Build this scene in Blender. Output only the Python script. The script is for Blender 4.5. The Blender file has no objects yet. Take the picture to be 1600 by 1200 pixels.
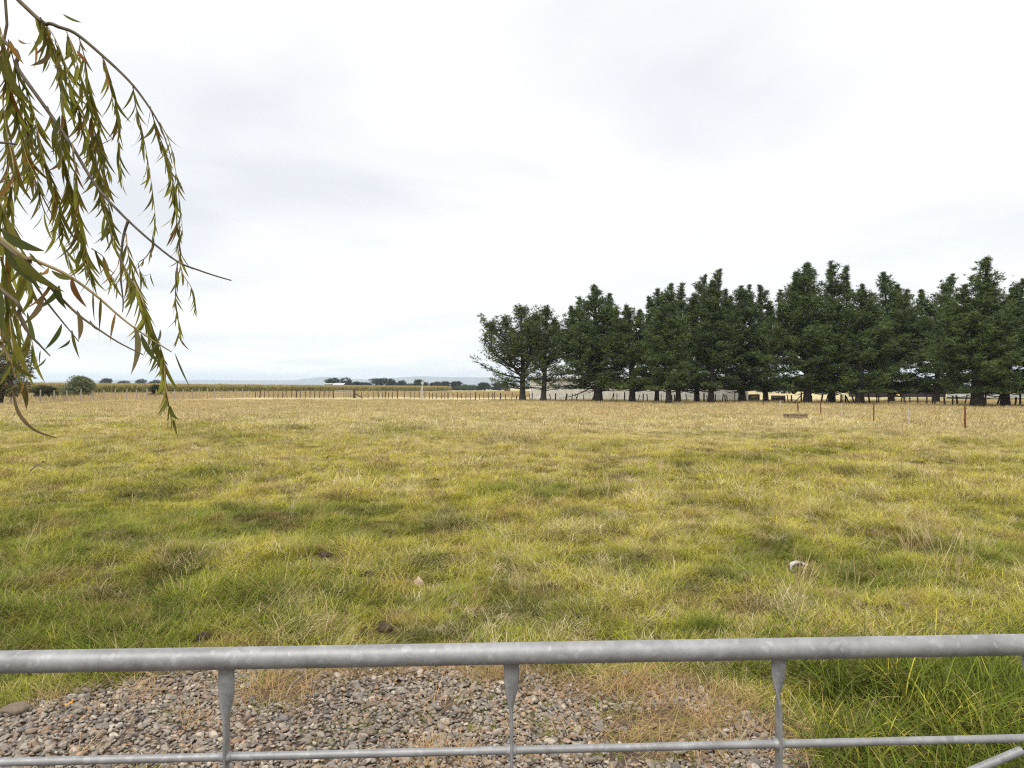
import bpy, math, random
import numpy as np
from mathutils import Vector, Matrix

# ------------------------------------------------------------------ basics
C = bpy.context.scene
COL = C.collection
F = 1061.0            # focal length in photo pixels (1600 wide)
CAMZ, HORY = 1.65, 606.0
R = math.radians

# ------------------------------------------------------------------ camera
cam_d = bpy.data.cameras.new('camera')
cam = bpy.data.objects.new('camera', cam_d)
COL.objects.link(cam)
cam.location = (0, 0, CAMZ)
cam.rotation_euler = (R(90) + math.atan(6 / F), 0, 0)
cam_d.sensor_width = 36
cam_d.lens = 36 * F / 1600
cam_d.clip_start = 0.05
cam_d.clip_end = 40000
C.camera = cam

# ------------------------------------------------------------------ render settings
C.view_settings.view_transform = 'Standard'
C.view_settings.look = 'None'
C.view_settings.exposure = 0.96
C.view_settings.gamma = 1
C.view_settings.use_curve_mapping = False
C.cycles.max_bounces = 6
C.cycles.diffuse_bounces = 3
C.cycles.glossy_bounces = 2
C.cycles.transmission_bounces = 4
C.cycles.volume_bounces = 1
C.cycles.transparent_max_bounces = 8
C.cycles.use_denoising = False
C.cycles.filter_width = 1.2

# ------------------------------------------------------------------ world : overcast sky over a Nishita base
SUN_EL, SUN_AZ = R(58), R(205)       # azimuth measured from +Y clockwise, sun behind the camera to the left
w = bpy.data.worlds.new('World')
C.world = w
w.use_nodes = True
nt = w.node_tree
nt.nodes.clear()
N = lambda t, **k: _node(nt, t, **k)


def _node(tree, t, **k):
    n = tree.nodes.new(t)
    for a, b in k.items():
        setattr(n, a, b)
    return n


def build_world():
    L = nt.links.new
    out = N('ShaderNodeOutputWorld')
    sky = N('ShaderNodeTexSky', sky_type='NISHITA', sun_disc=False, sun_elevation=SUN_EL, sun_rotation=SUN_AZ)
    bg1 = N('ShaderNodeBackground')
    bg1.inputs['Strength'].default_value = 0.1
    L(sky.outputs[0], bg1.inputs['Color'])
    tc = N('ShaderNodeTexCoord')
    sep = N('ShaderNodeSeparateXYZ')
    L(tc.outputs['Generated'], sep.inputs[0])
    # project the direction on a flat cloud deck
    zz = N('ShaderNodeMath', operation='MAXIMUM')
    L(sep.outputs['Z'], zz.inputs[0]); zz.inputs[1].default_value = 0.0
    za = N('ShaderNodeMath', operation='ADD')
    L(zz.outputs[0], za.inputs[0]); za.inputs[1].default_value = 0.09
    dx = N('ShaderNodeMath', operation='DIVIDE'); L(sep.outputs['X'], dx.inputs[0]); L(za.outputs[0], dx.inputs[1])
    dy = N('ShaderNodeMath', operation='DIVIDE'); L(sep.outputs['Y'], dy.inputs[0]); L(za.outputs[0], dy.inputs[1])
    cb = N('ShaderNodeCombineXYZ'); L(dx.outputs[0], cb.inputs[0]); L(dy.outputs[0], cb.inputs[1])
    n1 = N('ShaderNodeTexNoise'); n1.inputs['Scale'].default_value = 0.62
    n1.inputs['Detail'].default_value = 5; n1.inputs['Roughness'].default_value = 0.5
    n1.inputs['Distortion'].default_value = 0.25
    mp = N('ShaderNodeMapping'); mp.inputs['Location'].default_value = (15.2, 8.1, 0)
    L(cb.outputs[0], mp.inputs[0]); L(mp.outputs[0], n1.inputs['Vector'])
    r1 = N('ShaderNodeValToRGB')
    e = r1.color_ramp.elements
    e[0].position = 0.30; e[0].color = (0.455, 0.461, 0.474, 1)
    e[1].position = 0.66; e[1].color = (0.70, 0.698, 0.697, 1)
    m = r1.color_ramp.elements.new(0.5); m.color = (0.56, 0.562, 0.569, 1)
    L(n1.outputs['Fac'], r1.inputs[0])
    bg2 = N('ShaderNodeBackground')
    bg2.inputs['Strength'].default_value = 1.0
    L(r1.outputs[0], bg2.inputs['Color'])
    # cloud cover 90..100 %
    mr = N('ShaderNodeMapRange')
    mr.inputs['From Min'].default_value = 0.3; mr.inputs['From Max'].default_value = 0.6
    mr.inputs['To Min'].default_value = 0.90; mr.inputs['To Max'].default_value = 0.985
    L(n1.outputs['Fac'], mr.inputs['Value'])
    mx = N('ShaderNodeMixShader')
    L(mr.outputs[0], mx.inputs[0]); L(bg1.outputs[0], mx.inputs[1]); L(bg2.outputs[0], mx.inputs[2])
    L(mx.outputs[0], out.inputs[0])


build_world()

sun_d = bpy.data.lights.new('sun', 'SUN')
sun_d.energy = 1.5
sun_d.angle = R(22)
sun_d.color = (1.0, 0.96, 0.88)
sun = bpy.data.objects.new('sun', sun_d)
COL.objects.link(sun)
_sd = Vector((math.sin(SUN_AZ) * math.cos(SUN_EL), math.cos(SUN_AZ) * math.cos(SUN_EL), math.sin(SUN_EL)))
sun.rotation_euler = _sd.to_track_quat('Z', 'Y').to_euler()
sun.location = _sd * 60

# ------------------------------------------------------------------ helpers


def P(px, py, d):
    """point at depth d seen at photo pixel (px, py)"""
    return np.array(((px - 800) / F * d, d, CAMZ - (py - HORY) / F * d))


def tag(o, label=None, cat=None, group=None, kind=None):
    for k, v in (('label', label), ('category', cat), ('group', group), ('kind', kind)):
        if v:
            o[k] = v
    return o


def empty(name, loc=(0, 0, 0), rz=0.0, **k):
    o = bpy.data.objects.new(name, None)
    o.empty_display_size = 0.2
    o.location = loc
    o.rotation_euler = (0, 0, rz)
    COL.objects.link(o)
    return tag(o, **k)


def link(name, me, mat=None, parent=None, **k):
    if mat is not None and not me.materials:
        me.materials.append(mat)
    o = bpy.data.objects.new(name, me)
    COL.objects.link(o)
    if parent is not None:
        o.parent = parent
    return tag(o, **k)


def tri_mesh(name, V, T, smooth=False, cols=None, cname='tint'):
    V = np.asarray(V, dtype=np.float32); T = np.asarray(T, dtype=np.int32)
    me = bpy.data.meshes.new(name)
    me.vertices.add(len(V)); me.vertices.foreach_set('co', V.ravel())
    n, k = T.shape
    me.loops.add(n * k); me.loops.foreach_set('vertex_index', T.ravel())
    me.polygons.add(n)
    me.polygons.foreach_set('loop_start', np.arange(0, n * k, k, dtype=np.int32))
    me.polygons.foreach_set('loop_total', np.full(n, k, dtype=np.int32))
    me.polygons.foreach_set('use_smooth', np.full(n, smooth, dtype=bool))
    if cols is not None:
        a = me.attributes.new(cname, 'FLOAT_COLOR', 'POINT')
        c = np.ones((len(V), 4), dtype=np.float32); c[:, :3] = cols
        a.data.foreach_set('color', c.ravel())
    me.update()
    me.validate()
    return me


class MB:
    """collects simple shapes into one mesh"""
    def __init__(s):
        s.v = []; s.f = []; s.sm = []

    def add(s, V, Fs, sm=False):
        b = len(s.v)
        s.v += [tuple(map(float, p)) for p in V]
        for f in Fs:
            s.f.append(tuple(i + b for i in f)); s.sm.append(sm)

    def box(s, c, size, M=None, jit=0, rnd=None):
        V = []
        for z in (-.5, .5):
            for y in (-.5, .5):
                for x in (-.5, .5):
                    p = Vector((x * size[0], y * size[1], z * size[2]))
                    if jit: p += Vector([rnd.uniform(-jit, jit) for _ in range(3)])
                    if M is not None: p = M @ p
                    V.append(p + Vector(c))
        s.add(V, [(0, 2, 3, 1), (4, 5, 7, 6), (0, 1, 5, 4), (2, 6, 7, 3), (0, 4, 6, 2), (1, 3, 7, 5)])

    def tube(s, pts, rad, n=8, cap=True, sq=None):
        pts = [Vector(p) for p in pts]
        if not hasattr(rad, '__len__'): rad = [rad] * len(pts)
        up = Vector((0, 0, 1)); V = []; Fs = []
        prev = None
        for i, p in enumerate(pts):
            t = (pts[min(i + 1, len(pts) - 1)] - pts[max(i - 1, 0)]).normalized()
            if prev is None:
                a = t.cross(up)
                if a.length < 1e-3: a = t.cross(Vector((0, 1, 0)))
                a.normalize()
            else:
                a = (prev - t * prev.dot(t)).normalized()
            prev = a; b = t.cross(a)
            for k in range(n):
                q = 2 * math.pi * k / n
                V.append(p + (a * math.cos(q) + b * math.sin(q)) * rad[i])
        for i in range(len(pts) - 1):
            for k in range(n):
                k2 = (k + 1) % n
                Fs.append((i * n + k, i * n + k2, (i + 1) * n + k2, (i + 1) * n + k))
        s.add(V, Fs, True)
        if cap:
            m = len(pts) - 1
            s.add(V[:n], [tuple(range(n - 1, -1, -1))]); s.add(V[m * n:], [tuple(range(n))])

    def mesh(s, name):
        me = bpy.data.meshes.new(name)
        me.from_pydata(s.v, [], s.f)
        me.polygons.foreach_set('use_smooth', np.array(s.sm, dtype=bool))
        me.update()
        return me

    def build(s, name, mat, parent=None, **k):
        return link(name, s.mesh(name), mat, parent, **k)


def _hash(ix, iy, seed):
    n = (ix.astype(np.int64) * 374761393 + iy.astype(np.int64) * 668265263 + seed * 1442695041) & 0x7fffffff
    n = ((n ^ (n >> 13)) * 1274126177) & 0x7fffffff
    n = (n ^ (n >> 16)) & 0xffff
    return n / 65535.0


def vnoise(x, y, seed=0):
    ix = np.floor(x); iy = np.floor(y); fx = x - ix; fy = y - iy
    fx = fx * fx * (3 - 2 * fx); fy = fy * fy * (3 - 2 * fy)
    a = _hash(ix, iy, seed); b = _hash(ix + 1, iy, seed); c = _hash(ix, iy + 1, seed); d = _hash(ix + 1, iy + 1, seed)
    return (a * (1 - fx) + b * fx) * (1 - fy) + (c * (1 - fx) + d * fx) * fy


def fbm(x, y, scale, seed=0, oct=3):
    x = np.asarray(x, float) / scale; y = np.asarray(y, float) / scale
    s = 0; a = 0.5; t = 0
    for o in range(oct):
        s = s + a * vnoise(x * 2 ** o + 17.3 * o, y * 2 ** o - 9.1 * o, seed + o); t += a; a *= 0.5
    return s / t


def sstep(a, b, x):
    t = np.clip((x - a) / (b - a), 0, 1)
    return t * t * (3 - 2 * t)


def ground_h(x, y):
    x = np.asarray(x, float); y = np.asarray(y, float)
    amp = sstep(3.9, 6.0, y) * (1 - sstep(80, 120, np.hypot(x, y)))
    h = (fbm(x, y, 1.1, 5, 3) - .5) * 0.12 + np.clip(fbm(x, y, .42, 6, 2) - .45, -.2, .3) * .11 * (1 - sstep(18, 30, y)) + (fbm(x, y, 6.0, 9, 2) - .5) * 0.16
    # lush grass bank right of the gravel
    bank = sstep(1.1, 1.9, x) * (1 - sstep(5, 7, y)) * sstep(-1, 1, y)
    return h * amp + bank * 0.03


# ------------------------------------------------------------------ materials
MATS = {}


def new_mat(name):
    m = bpy.data.materials.new(name)
    m.use_nodes = True
    m.node_tree.nodes.clear()
    MATS[name] = m
    return m


def noise_mat(name, c1, c2, scale=5.0, rough=0.8, detail=4, metal=0.0, spec=0.3, bump=0.0, bscale=None, stretch=(1, 1, 1),
              c3=None, coord='Object', ramp=(0.35, 0.65)):
    m = new_mat(name); t = m.node_tree; L = t.links.new
    out = _node(t, 'ShaderNodeOutputMaterial'); b = _node(t, 'ShaderNodeBsdfPrincipled')
    tc = _node(t, 'ShaderNodeTexCoord'); mp = _node(t, 'ShaderNodeMapping'); mp.inputs['Scale'].default_value = stretch
    n = _node(t, 'ShaderNodeTexNoise'); n.inputs['Scale'].default_value = scale; n.inputs['Detail'].default_value = detail
    n.inputs['Roughness'].default_value = 0.65
    r = _node(t, 'ShaderNodeValToRGB'); e = r.color_ramp.elements
    e[0].position = ramp[0]; e[0].color = (*c1, 1); e[1].position = ramp[1]; e[1].color = (*c2, 1)
    if c3 is not None:
        q = r.color_ramp.elements.new((ramp[0] + ramp[1]) / 2); q.color = (*c3, 1)
    L(tc.outputs[coord], mp.inputs[0]); L(mp.outputs[0], n.inputs['Vector']); L(n.outputs['Fac'], r.inputs[0])
    L(r.outputs[0], b.inputs['Base Color'])
    b.inputs['Roughness'].default_value = rough; b.inputs['Metallic'].default_value = metal
    b.inputs['Specular IOR Level'].default_value = spec
    if bump:
        n2 = _node(t, 'ShaderNodeTexNoise'); n2.inputs['Scale'].default_value = bscale or scale * 4; n2.inputs['Detail'].default_value = 5
        L(mp.outputs[0], n2.inputs['Vector'])
        bp = _node(t, 'ShaderNodeBump'); bp.inputs['Strength'].default_value = bump; bp.inputs['Distance'].default_value = 0.02
        L(n2.outputs['Fac'], bp.inputs['Height']); L(bp.outputs[0], b.inputs['Normal'])
    L(b.outputs[0], out.inputs[0])
    return m


def leaf_mat(name, source='INSTANCER', trans=0.35, rough=0.55, spec=0.25, blade=False, straw=(0.40, 0.30, 0.14)):
    """foliage: colour from an attribute; thin leaves let light through"""
    m = new_mat(name); t = m.node_tree; L = t.links.new
    out = _node(t, 'ShaderNodeOutputMaterial'); b = _node(t, 'ShaderNodeBsdfPrincipled')
    tr = _node(t, 'ShaderNodeBsdfTranslucent'); mx = _node(t, 'ShaderNodeMixShader'); mx.inputs[0].default_value = trans
    if source == 'OBJECT':
        at = _node(t, 'ShaderNodeObjectInfo'); colr = at.outputs['Color']
    else:
        at = _node(t, 'ShaderNodeAttribute'); at.attribute_type = source; at.attribute_name = 'tint'; colr = at.outputs['Color']
    if blade:
        a2 = _node(t, 'ShaderNodeAttribute'); a2.attribute_type = 'GEOMETRY'; a2.attribute_name = 'blade'
        sp = _node(t, 'ShaderNodeSeparateColor'); L(a2.outputs['Color'], sp.inputs[0])
        m1 = _node(t, 'ShaderNodeMix', data_type='RGBA'); L(sp.outputs[1], m1.inputs['Factor'])
        L(colr, m1.inputs['A']); m1.inputs['B'].default_value = (*straw, 1)
        m2 = _node(t, 'ShaderNodeVectorMath', operation='SCALE'); L(m1.outputs['Result'], m2.inputs[0]); L(sp.outputs[0], m2.inputs['Scale'])
        colr = m2.outputs[0]
    L(colr, b.inputs['Base Color']); L(colr, tr.inputs['Color'])
    b.inputs['Roughness'].default_value = rough; b.inputs['Specular IOR Level'].default_value = spec
    L(b.outputs[0], mx.inputs[1]); L(tr.outputs[0], mx.inputs[2]); L(mx.outputs[0], out.inputs[0])
    return m


def willow_mat(name, source):
    m = leaf_mat(name, source, trans=0.58, rough=0.6, spec=0.12)
    t = m.node_tree; L = t.links.new
    b = [n for n in t.nodes if n.type == 'BSDF_PRINCIPLED'][0]; tr = [n for n in t.nodes if n.type == 'BSDF_TRANSLUCENT'][0]
    src = b.inputs['Base Color'].links[0].from_socket
    tc = _node(t, 'ShaderNodeTexCoord')
    n = _node(t, 'ShaderNodeTexNoise'); n.inputs['Scale'].default_value = 38; n.inputs['Detail'].default_value = 3
    geo = _node(t, 'ShaderNodeNewGeometry')
    L(geo.outputs['Position'], n.inputs['Vector'])
    r = _node(t, 'ShaderNodeValToRGB'); r.color_ramp.elements[0].position = 0.55; r.color_ramp.elements[1].position = 0.75
    L(n.outputs['Fac'], r.inputs[0])
    sc = _node(t, 'ShaderNodeMath', operation='MULTIPLY'); sc.inputs[1].default_value = 0.55; L(r.outputs[0], sc.inputs[0])
    mx = _node(t, 'ShaderNodeMix', data_type='RGBA'); L(sc.outputs[0], mx.inputs['Factor']); L(src, mx.inputs['A'])
    mx.inputs['B'].default_value = (0.16, 0.10, 0.025, 1)
    L(mx.outputs['Result'], b.inputs['Base Color']); L(mx.outputs['Result'], tr.inputs['Color'])
    return m


M_grass = leaf_mat('grass_blades', 'INSTANCER', 0.22, 0.7, 0.08, blade=True)
M_corn = leaf_mat('corn_leaves', 'INSTANCER', 0.3, 0.6, 0.2, blade=True, straw=(0.44, 0.34, 0.15))
M_needle = leaf_mat('pine_needles', 'GEOMETRY', 0.12, 0.6, 0.2)
M_bushleaf = leaf_mat('bush_leaves', 'GEOMETRY', 0.25, 0.6, 0.2)
M_wleaf = willow_mat('willow_leaf', 'OBJECT')
M_wleaf2 = willow_mat('willow_leaf_far', 'GEOMETRY')
M_bark = noise_mat('pine_bark', (0.025, 0.020, 0.017), (0.075, 0.060, 0.050), 6, 0.9, bump=0.6, stretch=(1, 1, 0.25))
M_wbark = noise_mat('willow_bark', (0.07, 0.055, 0.04), (0.16, 0.13, 0.10), 30, 0.85, bump=0.3)
M_twig = noise_mat('willow_twig', (0.06, 0.045, 0.025), (0.13, 0.095, 0.045), 25, 0.6)
M_twigg = noise_mat('willow_green_twig', (0.16, 0.13, 0.04), (0.30, 0.20, 0.08), 25, 0.5)
M_post = noise_mat('weathered_timber', (0.035, 0.027, 0.021), (0.095, 0.075, 0.058), 5, 0.9, stretch=(1, 1, .15), coord='Generated')
M_postg = noise_mat('grey_timber', (0.22, 0.195, 0.165), (0.38, 0.345, 0.295), 5, 0.9, stretch=(1, 1, .2))
M_rust = noise_mat('rusty_steel', (0.10, 0.035, 0.015), (0.24, 0.10, 0.05), 18, 0.9)
M_pale = noise_mat('pale_post', (0.35, 0.32, 0.28), (0.55, 0.50, 0.45), 10, 0.8)
M_wire = noise_mat('fence_wire', (0.12, 0.11, 0.10), (0.2, 0.18, 0.17), 10, 0.6, metal=0.5)
M_white = noise_mat('white_paint', (0.6, 0.6, 0.6), (0.8, 0.8, 0.79), 12, 0.6)
M_shed = noise_mat('white_corrugated_steel', (0.50, 0.49, 0.46), (0.62, 0.61, 0.58), 1.3, 0.5, bump=0.05)
M_roof = noise_mat('grey_roof_steel', (0.42, 0.43, 0.44), (0.55, 0.56, 0.57), 0.8, 0.45, metal=0.1)
M_dark = noise_mat('dark_timber_cladding', (0.02, 0.017, 0.015), (0.05, 0.04, 0.035), 2, 0.85, stretch=(1, 1, .2))
M_paleblue = noise_mat('pale_wall', (0.45, 0.48, 0.50), (0.58, 0.60, 0.61), 0.6, 0.7)
M_yellow = noise_mat('yellow_panel', (0.50, 0.36, 0.10), (0.60, 0.45, 0.16), 2, 0.7)
M_concrete = noise_mat('old_concrete', (0.10, 0.075, 0.045), (0.30, 0.24, 0.15), 7, 0.95, bump=0.4)
M_dung = noise_mat('dark_dung', (0.025, 0.017, 0.011), (0.10, 0.068, 0.042), 25, 0.9, bump=0.6)
M_stick = noise_mat('dry_stick', (0.22, 0.17, 0.12), (0.38, 0.31, 0.22), 30, 0.85)


def gravel_mat(name, source):
    m = new_mat(name); t = m.node_tree; L = t.links.new
    out = _node(t, 'ShaderNodeOutputMaterial'); b = _node(t, 'ShaderNodeBsdfPrincipled')
    if source == 'OBJECT':
        at = _node(t, 'ShaderNodeObjectInfo')
    else:
        at = _node(t, 'ShaderNodeAttribute'); at.attribute_type = 'INSTANCER'; at.attribute_name = 'tint'
    geo = _node(t, 'ShaderNodeNewGeometry')
    n = _node(t, 'ShaderNodeTexNoise'); n.inputs['Scale'].default_value = 70; n.inputs['Detail'].default_value = 5
    L(geo.outputs['Position'], n.inputs['Vector'])
    mr = _node(t, 'ShaderNodeMapRange'); mr.inputs['From Min'].default_value = 0.3; mr.inputs['From Max'].default_value = 0.7
    mr.inputs['To Min'].default_value = 0.7; mr.inputs['To Max'].default_value = 1.2; L(n.outputs['Fac'], mr.inputs['Value'])
    sc = _node(t, 'ShaderNodeVectorMath', operation='SCALE'); L(at.outputs['Color'], sc.inputs[0]); L(mr.outputs[0], sc.inputs['Scale'])
    L(sc.outputs[0], b.inputs['Base Color']); b.inputs['Roughness'].default_value = 0.7; b.inputs['Specular IOR Level'].default_value = 0.25
    bp = _node(t, 'ShaderNodeBump'); bp.inputs['Strength'].default_value = 0.25; bp.inputs['Distance'].default_value = 0.004
    L(n.outputs['Fac'], bp.inputs['Height']); L(bp.outputs[0], b.inputs['Normal'])
    L(b.outputs[0], out.inputs[0])
    return m


M_pebble = gravel_mat('river_pebble', 'INSTANCER')
M_stone = gravel_mat('river_stone', 'OBJECT')


def galv_mat():
    m = new_mat('galvanised_steel'); t = m.node_tree; L = t.links.new
    out = _node(t, 'ShaderNodeOutputMaterial'); b = _node(t, 'ShaderNodeBsdfPrincipled')
    tc = _node(t, 'ShaderNodeTexCoord')
    v = _node(t, 'ShaderNodeTexVoronoi'); v.inputs['Scale'].default_value = 95
    n = _node(t, 'ShaderNodeTexNoise'); n.inputs['Scale'].default_value = 16; n.inputs['Detail'].default_value = 6; n.inputs['Roughness'].default_value = .7
    L(tc.outputs['Object'], v.inputs['Vector']); L(tc.outputs['Object'], n.inputs['Vector'])
    sp = _node(t, 'ShaderNodeSeparateColor'); L(v.outputs['Color'], sp.inputs[0])
    r = _node(t, 'ShaderNodeValToRGB'); e = r.color_ramp.elements
    e[0].position = 0.35; e[0].color = (0.22, 0.22, 0.222, 1); e[1].position = 0.66; e[1].color = (0.345, 0.345, 0.348, 1)
    L(n.outputs['Fac'], r.inputs[0])
    r2 = _node(t, 'ShaderNodeValToRGB'); r2.color_ramp.elements[0].position = 0.86; r2.color_ramp.elements[1].position = 0.93
    L(sp.outputs[0], r2.inputs[0])
    sc = _node(t, 'ShaderNodeMath', operation='MULTIPLY'); sc.inputs[1].default_value = 0.2; L(r2.outputs[0], sc.inputs[0])
    # white zinc bloom flecks
    mx = _node(t, 'ShaderNodeMix', data_type='RGBA'); L(sc.outputs[0], mx.inputs['Factor']); L(r.outputs[0], mx.inputs['A'])
    mx.inputs['B'].default_value = (0.58, 0.59, 0.60, 1)
    L(mx.outputs['Result'], b.inputs['Base Color'])
    b.inputs['Metallic'].default_value = 0.4
    mr = _node(t, 'ShaderNodeMapRange'); mr.inputs['To Min'].default_value = 0.48; mr.inputs['To Max'].default_value = 0.66
    L(n.outputs['Fac'], mr.inputs['Value']); L(mr.outputs[0], b.inputs['Roughness'])
    n2 = _node(t, 'ShaderNodeTexNoise'); n2.inputs['Scale'].default_value = 240; L(tc.outputs['Object'], n2.inputs['Vector'])
    bp = _node(t, 'ShaderNodeBump'); bp.inputs['Strength'].default_value = 0.12; bp.inputs['Distance'].default_value = 0.002
    L(n2.outputs['Fac'], bp.inputs['Height']); L(bp.outputs[0], b.inputs['Normal'])
    L(b.outputs[0], out.inputs[0])
    return m


M_galv = galv_mat()


def ground_mat():
    m = new_mat('pasture_soil'); t = m.node_tree; L = t.links.new
    out = _node(t, 'ShaderNodeOutputMaterial'); b = _node(t, 'ShaderNodeBsdfPrincipled')
    geo = _node(t, 'ShaderNodeNewGeometry')

    def nz(s, d=5):
        n = _node(t, 'ShaderNodeTexNoise'); n.inputs['Scale'].default_value = s; n.inputs['Detail'].default_value = d
        n.inputs['Roughness'].default_value = 0.65
        L(geo.outputs['Position'], n.inputs['Vector']); return n
    a = nz(3.0, 7); r = _node(t, 'ShaderNodeValToRGB'); e = r.color_ramp.elements
    e[0].position = 0.36; e[0].color = (0.040, 0.030, 0.012, 1); e[1].position = 0.64; e[1].color = (0.13, 0.105, 0.035, 1)
    L(a.outputs['Fac'], r.inputs[0])
    c = nz(0.035, 6); r2 = _node(t, 'ShaderNodeValToRGB'); e = r2.color_ramp.elements
    e[0].position = 0.42; e[0].color = (0.34, 0.30, 0.13, 1); e[1].position = 0.58; e[1].color = (0.58, 0.48, 0.28, 1)
    L(c.outputs['Fac'], r2.inputs[0])
    d = _node(t, 'ShaderNodeVectorMath', operation='LENGTH'); L(geo.outputs['Position'], d.inputs[0])
    mr = _node(t, 'ShaderNodeMapRange'); mr.inputs['From Min'].default_value = 20; mr.inputs['From Max'].default_value = 44
    L(d.outputs['Value'], mr.inputs['Value'])
    mx = _node(t, 'ShaderNodeMix', data_type='RGBA'); L(mr.outputs[0], mx.inputs['Factor']); L(r.outputs[0], mx.inputs['A']); L(r2.outputs[0], mx.inputs['B'])
    L(mx.outputs['Result'], b.inputs['Base Color']); b.inputs['Roughness'].default_value = 0.95; b.inputs['Specular IOR Level'].default_value = 0.1
    L(b.outputs[0], out.inputs[0])
    return m


M_ground = ground_mat()
M_bed = noise_mat('gravel_soil', (0.07, 0.05, 0.038), (0.16, 0.12, 0.09), 25, 0.95, bump=0.8)
M_hill = noise_mat('hill_slopes', (0.035, 0.05, 0.045), (0.07, 0.085, 0.065), 0.002, 0.95)

# ------------------------------------------------------------------ haze
hz = new_mat('haze_air'); t = hz.node_tree
_o = _node(t, 'ShaderNodeOutputMaterial'); _v = _node(t, 'ShaderNodeVolumePrincipled')
_v.inputs['Color'].default_value = (0.66, 0.79, 1.0, 1)
_v.inputs['Density'].default_value = 0.00016
_v.inputs['Anisotropy'].default_value = 0.0
t.links.new(_v.outputs[0], _o.inputs['Volume'])
mb = MB(); mb.box((0, 0, 84), (20400, 20400, 172))
haze = mb.build('haze', hz, kind='stuff', label='thin pale air that turns the far hills blue')

# ------------------------------------------------------------------ ground, hills


def axis(neg, pos, fine, step, grow=1.22):
    a = [0.0]; s = step
    while a[-1] < pos:
        if a[-1] > fine: s *= grow
        a.append(a[-1] + s)
    b = [0.0]; s = step
    while b[-1] > -neg:
        if b[-1] < -fine * (1 if neg > 5000 and fine < 100 else 1): s *= grow
        b.append(b[-1] - s)
    return np.array(sorted(set(b[1:] + a)))


xs = axis(9900, 9900, 45, 0.42)
ys = axis(9900, 9900, 70, 0.42)
ys = np.concatenate([ys[ys < -8][::3], ys[(ys >= -8)]])
xs = np.clip(xs, -9990, 9990); ys = np.clip(ys, -9990, 9990)
gx, gy = np.meshgrid(xs, ys)
gz = ground_h(gx, gy)
V = np.stack([gx.ravel(), gy.ravel(), gz.ravel()], 1)
ny, nx = gx.shape
ii = np.arange(ny * nx).reshape(ny, nx)
T = np.stack([ii[:-1, :-1].ravel(), ii[:-1, 1:].ravel(), ii[1:, 1:].ravel(), ii[1:, :-1].ravel()], 1)
link('ground', tri_mesh('ground', V, T, True), M_ground, kind='structure', label='flat grassy paddock ground reaching to the horizon')

# distant hills: a ridge with a real profile and depth
hx = np.linspace(-9600, 9600, 240); hy = np.linspace(6600, 9700, 26)
gx, gy = np.meshgrid(hx, hy)
prof = np.interp(hx, [-9600, -6000, -4600, -2600, -2200, -1900, -1000, 0, 900, 2400, 4200, 6000, 9600],
                 [60, 70, 92, 96, 148, 108, 138, 118, 140, 110, 130, 100, 90])
shape = np.interp(hy, [6600, 7200, 8000, 8600, 9700], [-.05, .35, 1, .9, .4])
gz = prof[None, :] * shape[:, None] * (0.80 + 0.36 * fbm(gx, gy, 700, 3, 4)) * (0.94 + .1 * fbm(gx, gy, 180, 8, 3))
gz = np.minimum(gz, 158)
V = np.stack([gx.ravel(), gy.ravel(), gz.ravel()], 1)
ny, nx = gx.shape; ii = np.arange(ny * nx).reshape(ny, nx)
T = np.stack([ii[:-1, :-1].ravel(), ii[:-1, 1:].ravel(), ii[1:, 1:].ravel(), ii[1:, :-1].ravel()], 1)
link('hills', tri_mesh('hills', V, T, True), M_hill, kind='structure', label='low blue hills on the far horizon')

# gravel bed sheet, irregular outline
rng = np.random.default_rng(11)


def gravel_edge_y(x):           # far edge of the gravel
    x = np.asarray(x, float)
    return np.interp(x, [-4.5, -3.2, -2.8, -2.2, -1.7, -1.0, -.4, .3, .9, 1.25, 1.6], [2.6, 2.75, 3.25, 3.75, 4.05, 4.05, 4.02, 3.95, 3.85, 3.5, 2.6]) + (fbm(x, x * 0, .35, 77, 3) - .5) * 0.35


def gravel_w(x, y):             # 1 inside the gravel, 0 outside
    e = gravel_edge_y(x)
    r = 1.42 + (fbm(y, y * 0, .4, 31, 3) - .5) * .4
    return sstep(0, .25, e - y) * sstep(0, .25, r - x)


bx = np.linspace(-4.4, 1.7, 90)
top = gravel_edge_y(bx) + 0.05
nrow = 24
V = []; T = []
for j in range(nrow):
    f = j / (nrow - 1)
    for i, x in enumerate(bx):
        y = -2.5 + (top[i] + 2.5) * f
        V.append((x, y, 0.012 + 0.012 * float(vnoise(np.array(x * 9), np.array(y * 9), 4)) * (0 < i < 89)))
for j in range(nrow - 1):
    for i in range(89):
        a = j * 90 + i; T.append((a, a + 1, a + 91, a + 90))
link('gravel_path', tri_mesh('gravel_path', V, T, True), M_bed, kind='structure', label='earth bed under the river gravel')

# ------------------------------------------------------------------ scatter (only for uncountable ground cover)


def src_collection(name, meshes):
    c = bpy.data.collections.new(name)
    for k, me in enumerate(meshes):
        o = bpy.data.objects.new('%s_source_%03d' % (name, k), me)
        c.objects.link(o)
    return c


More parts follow.
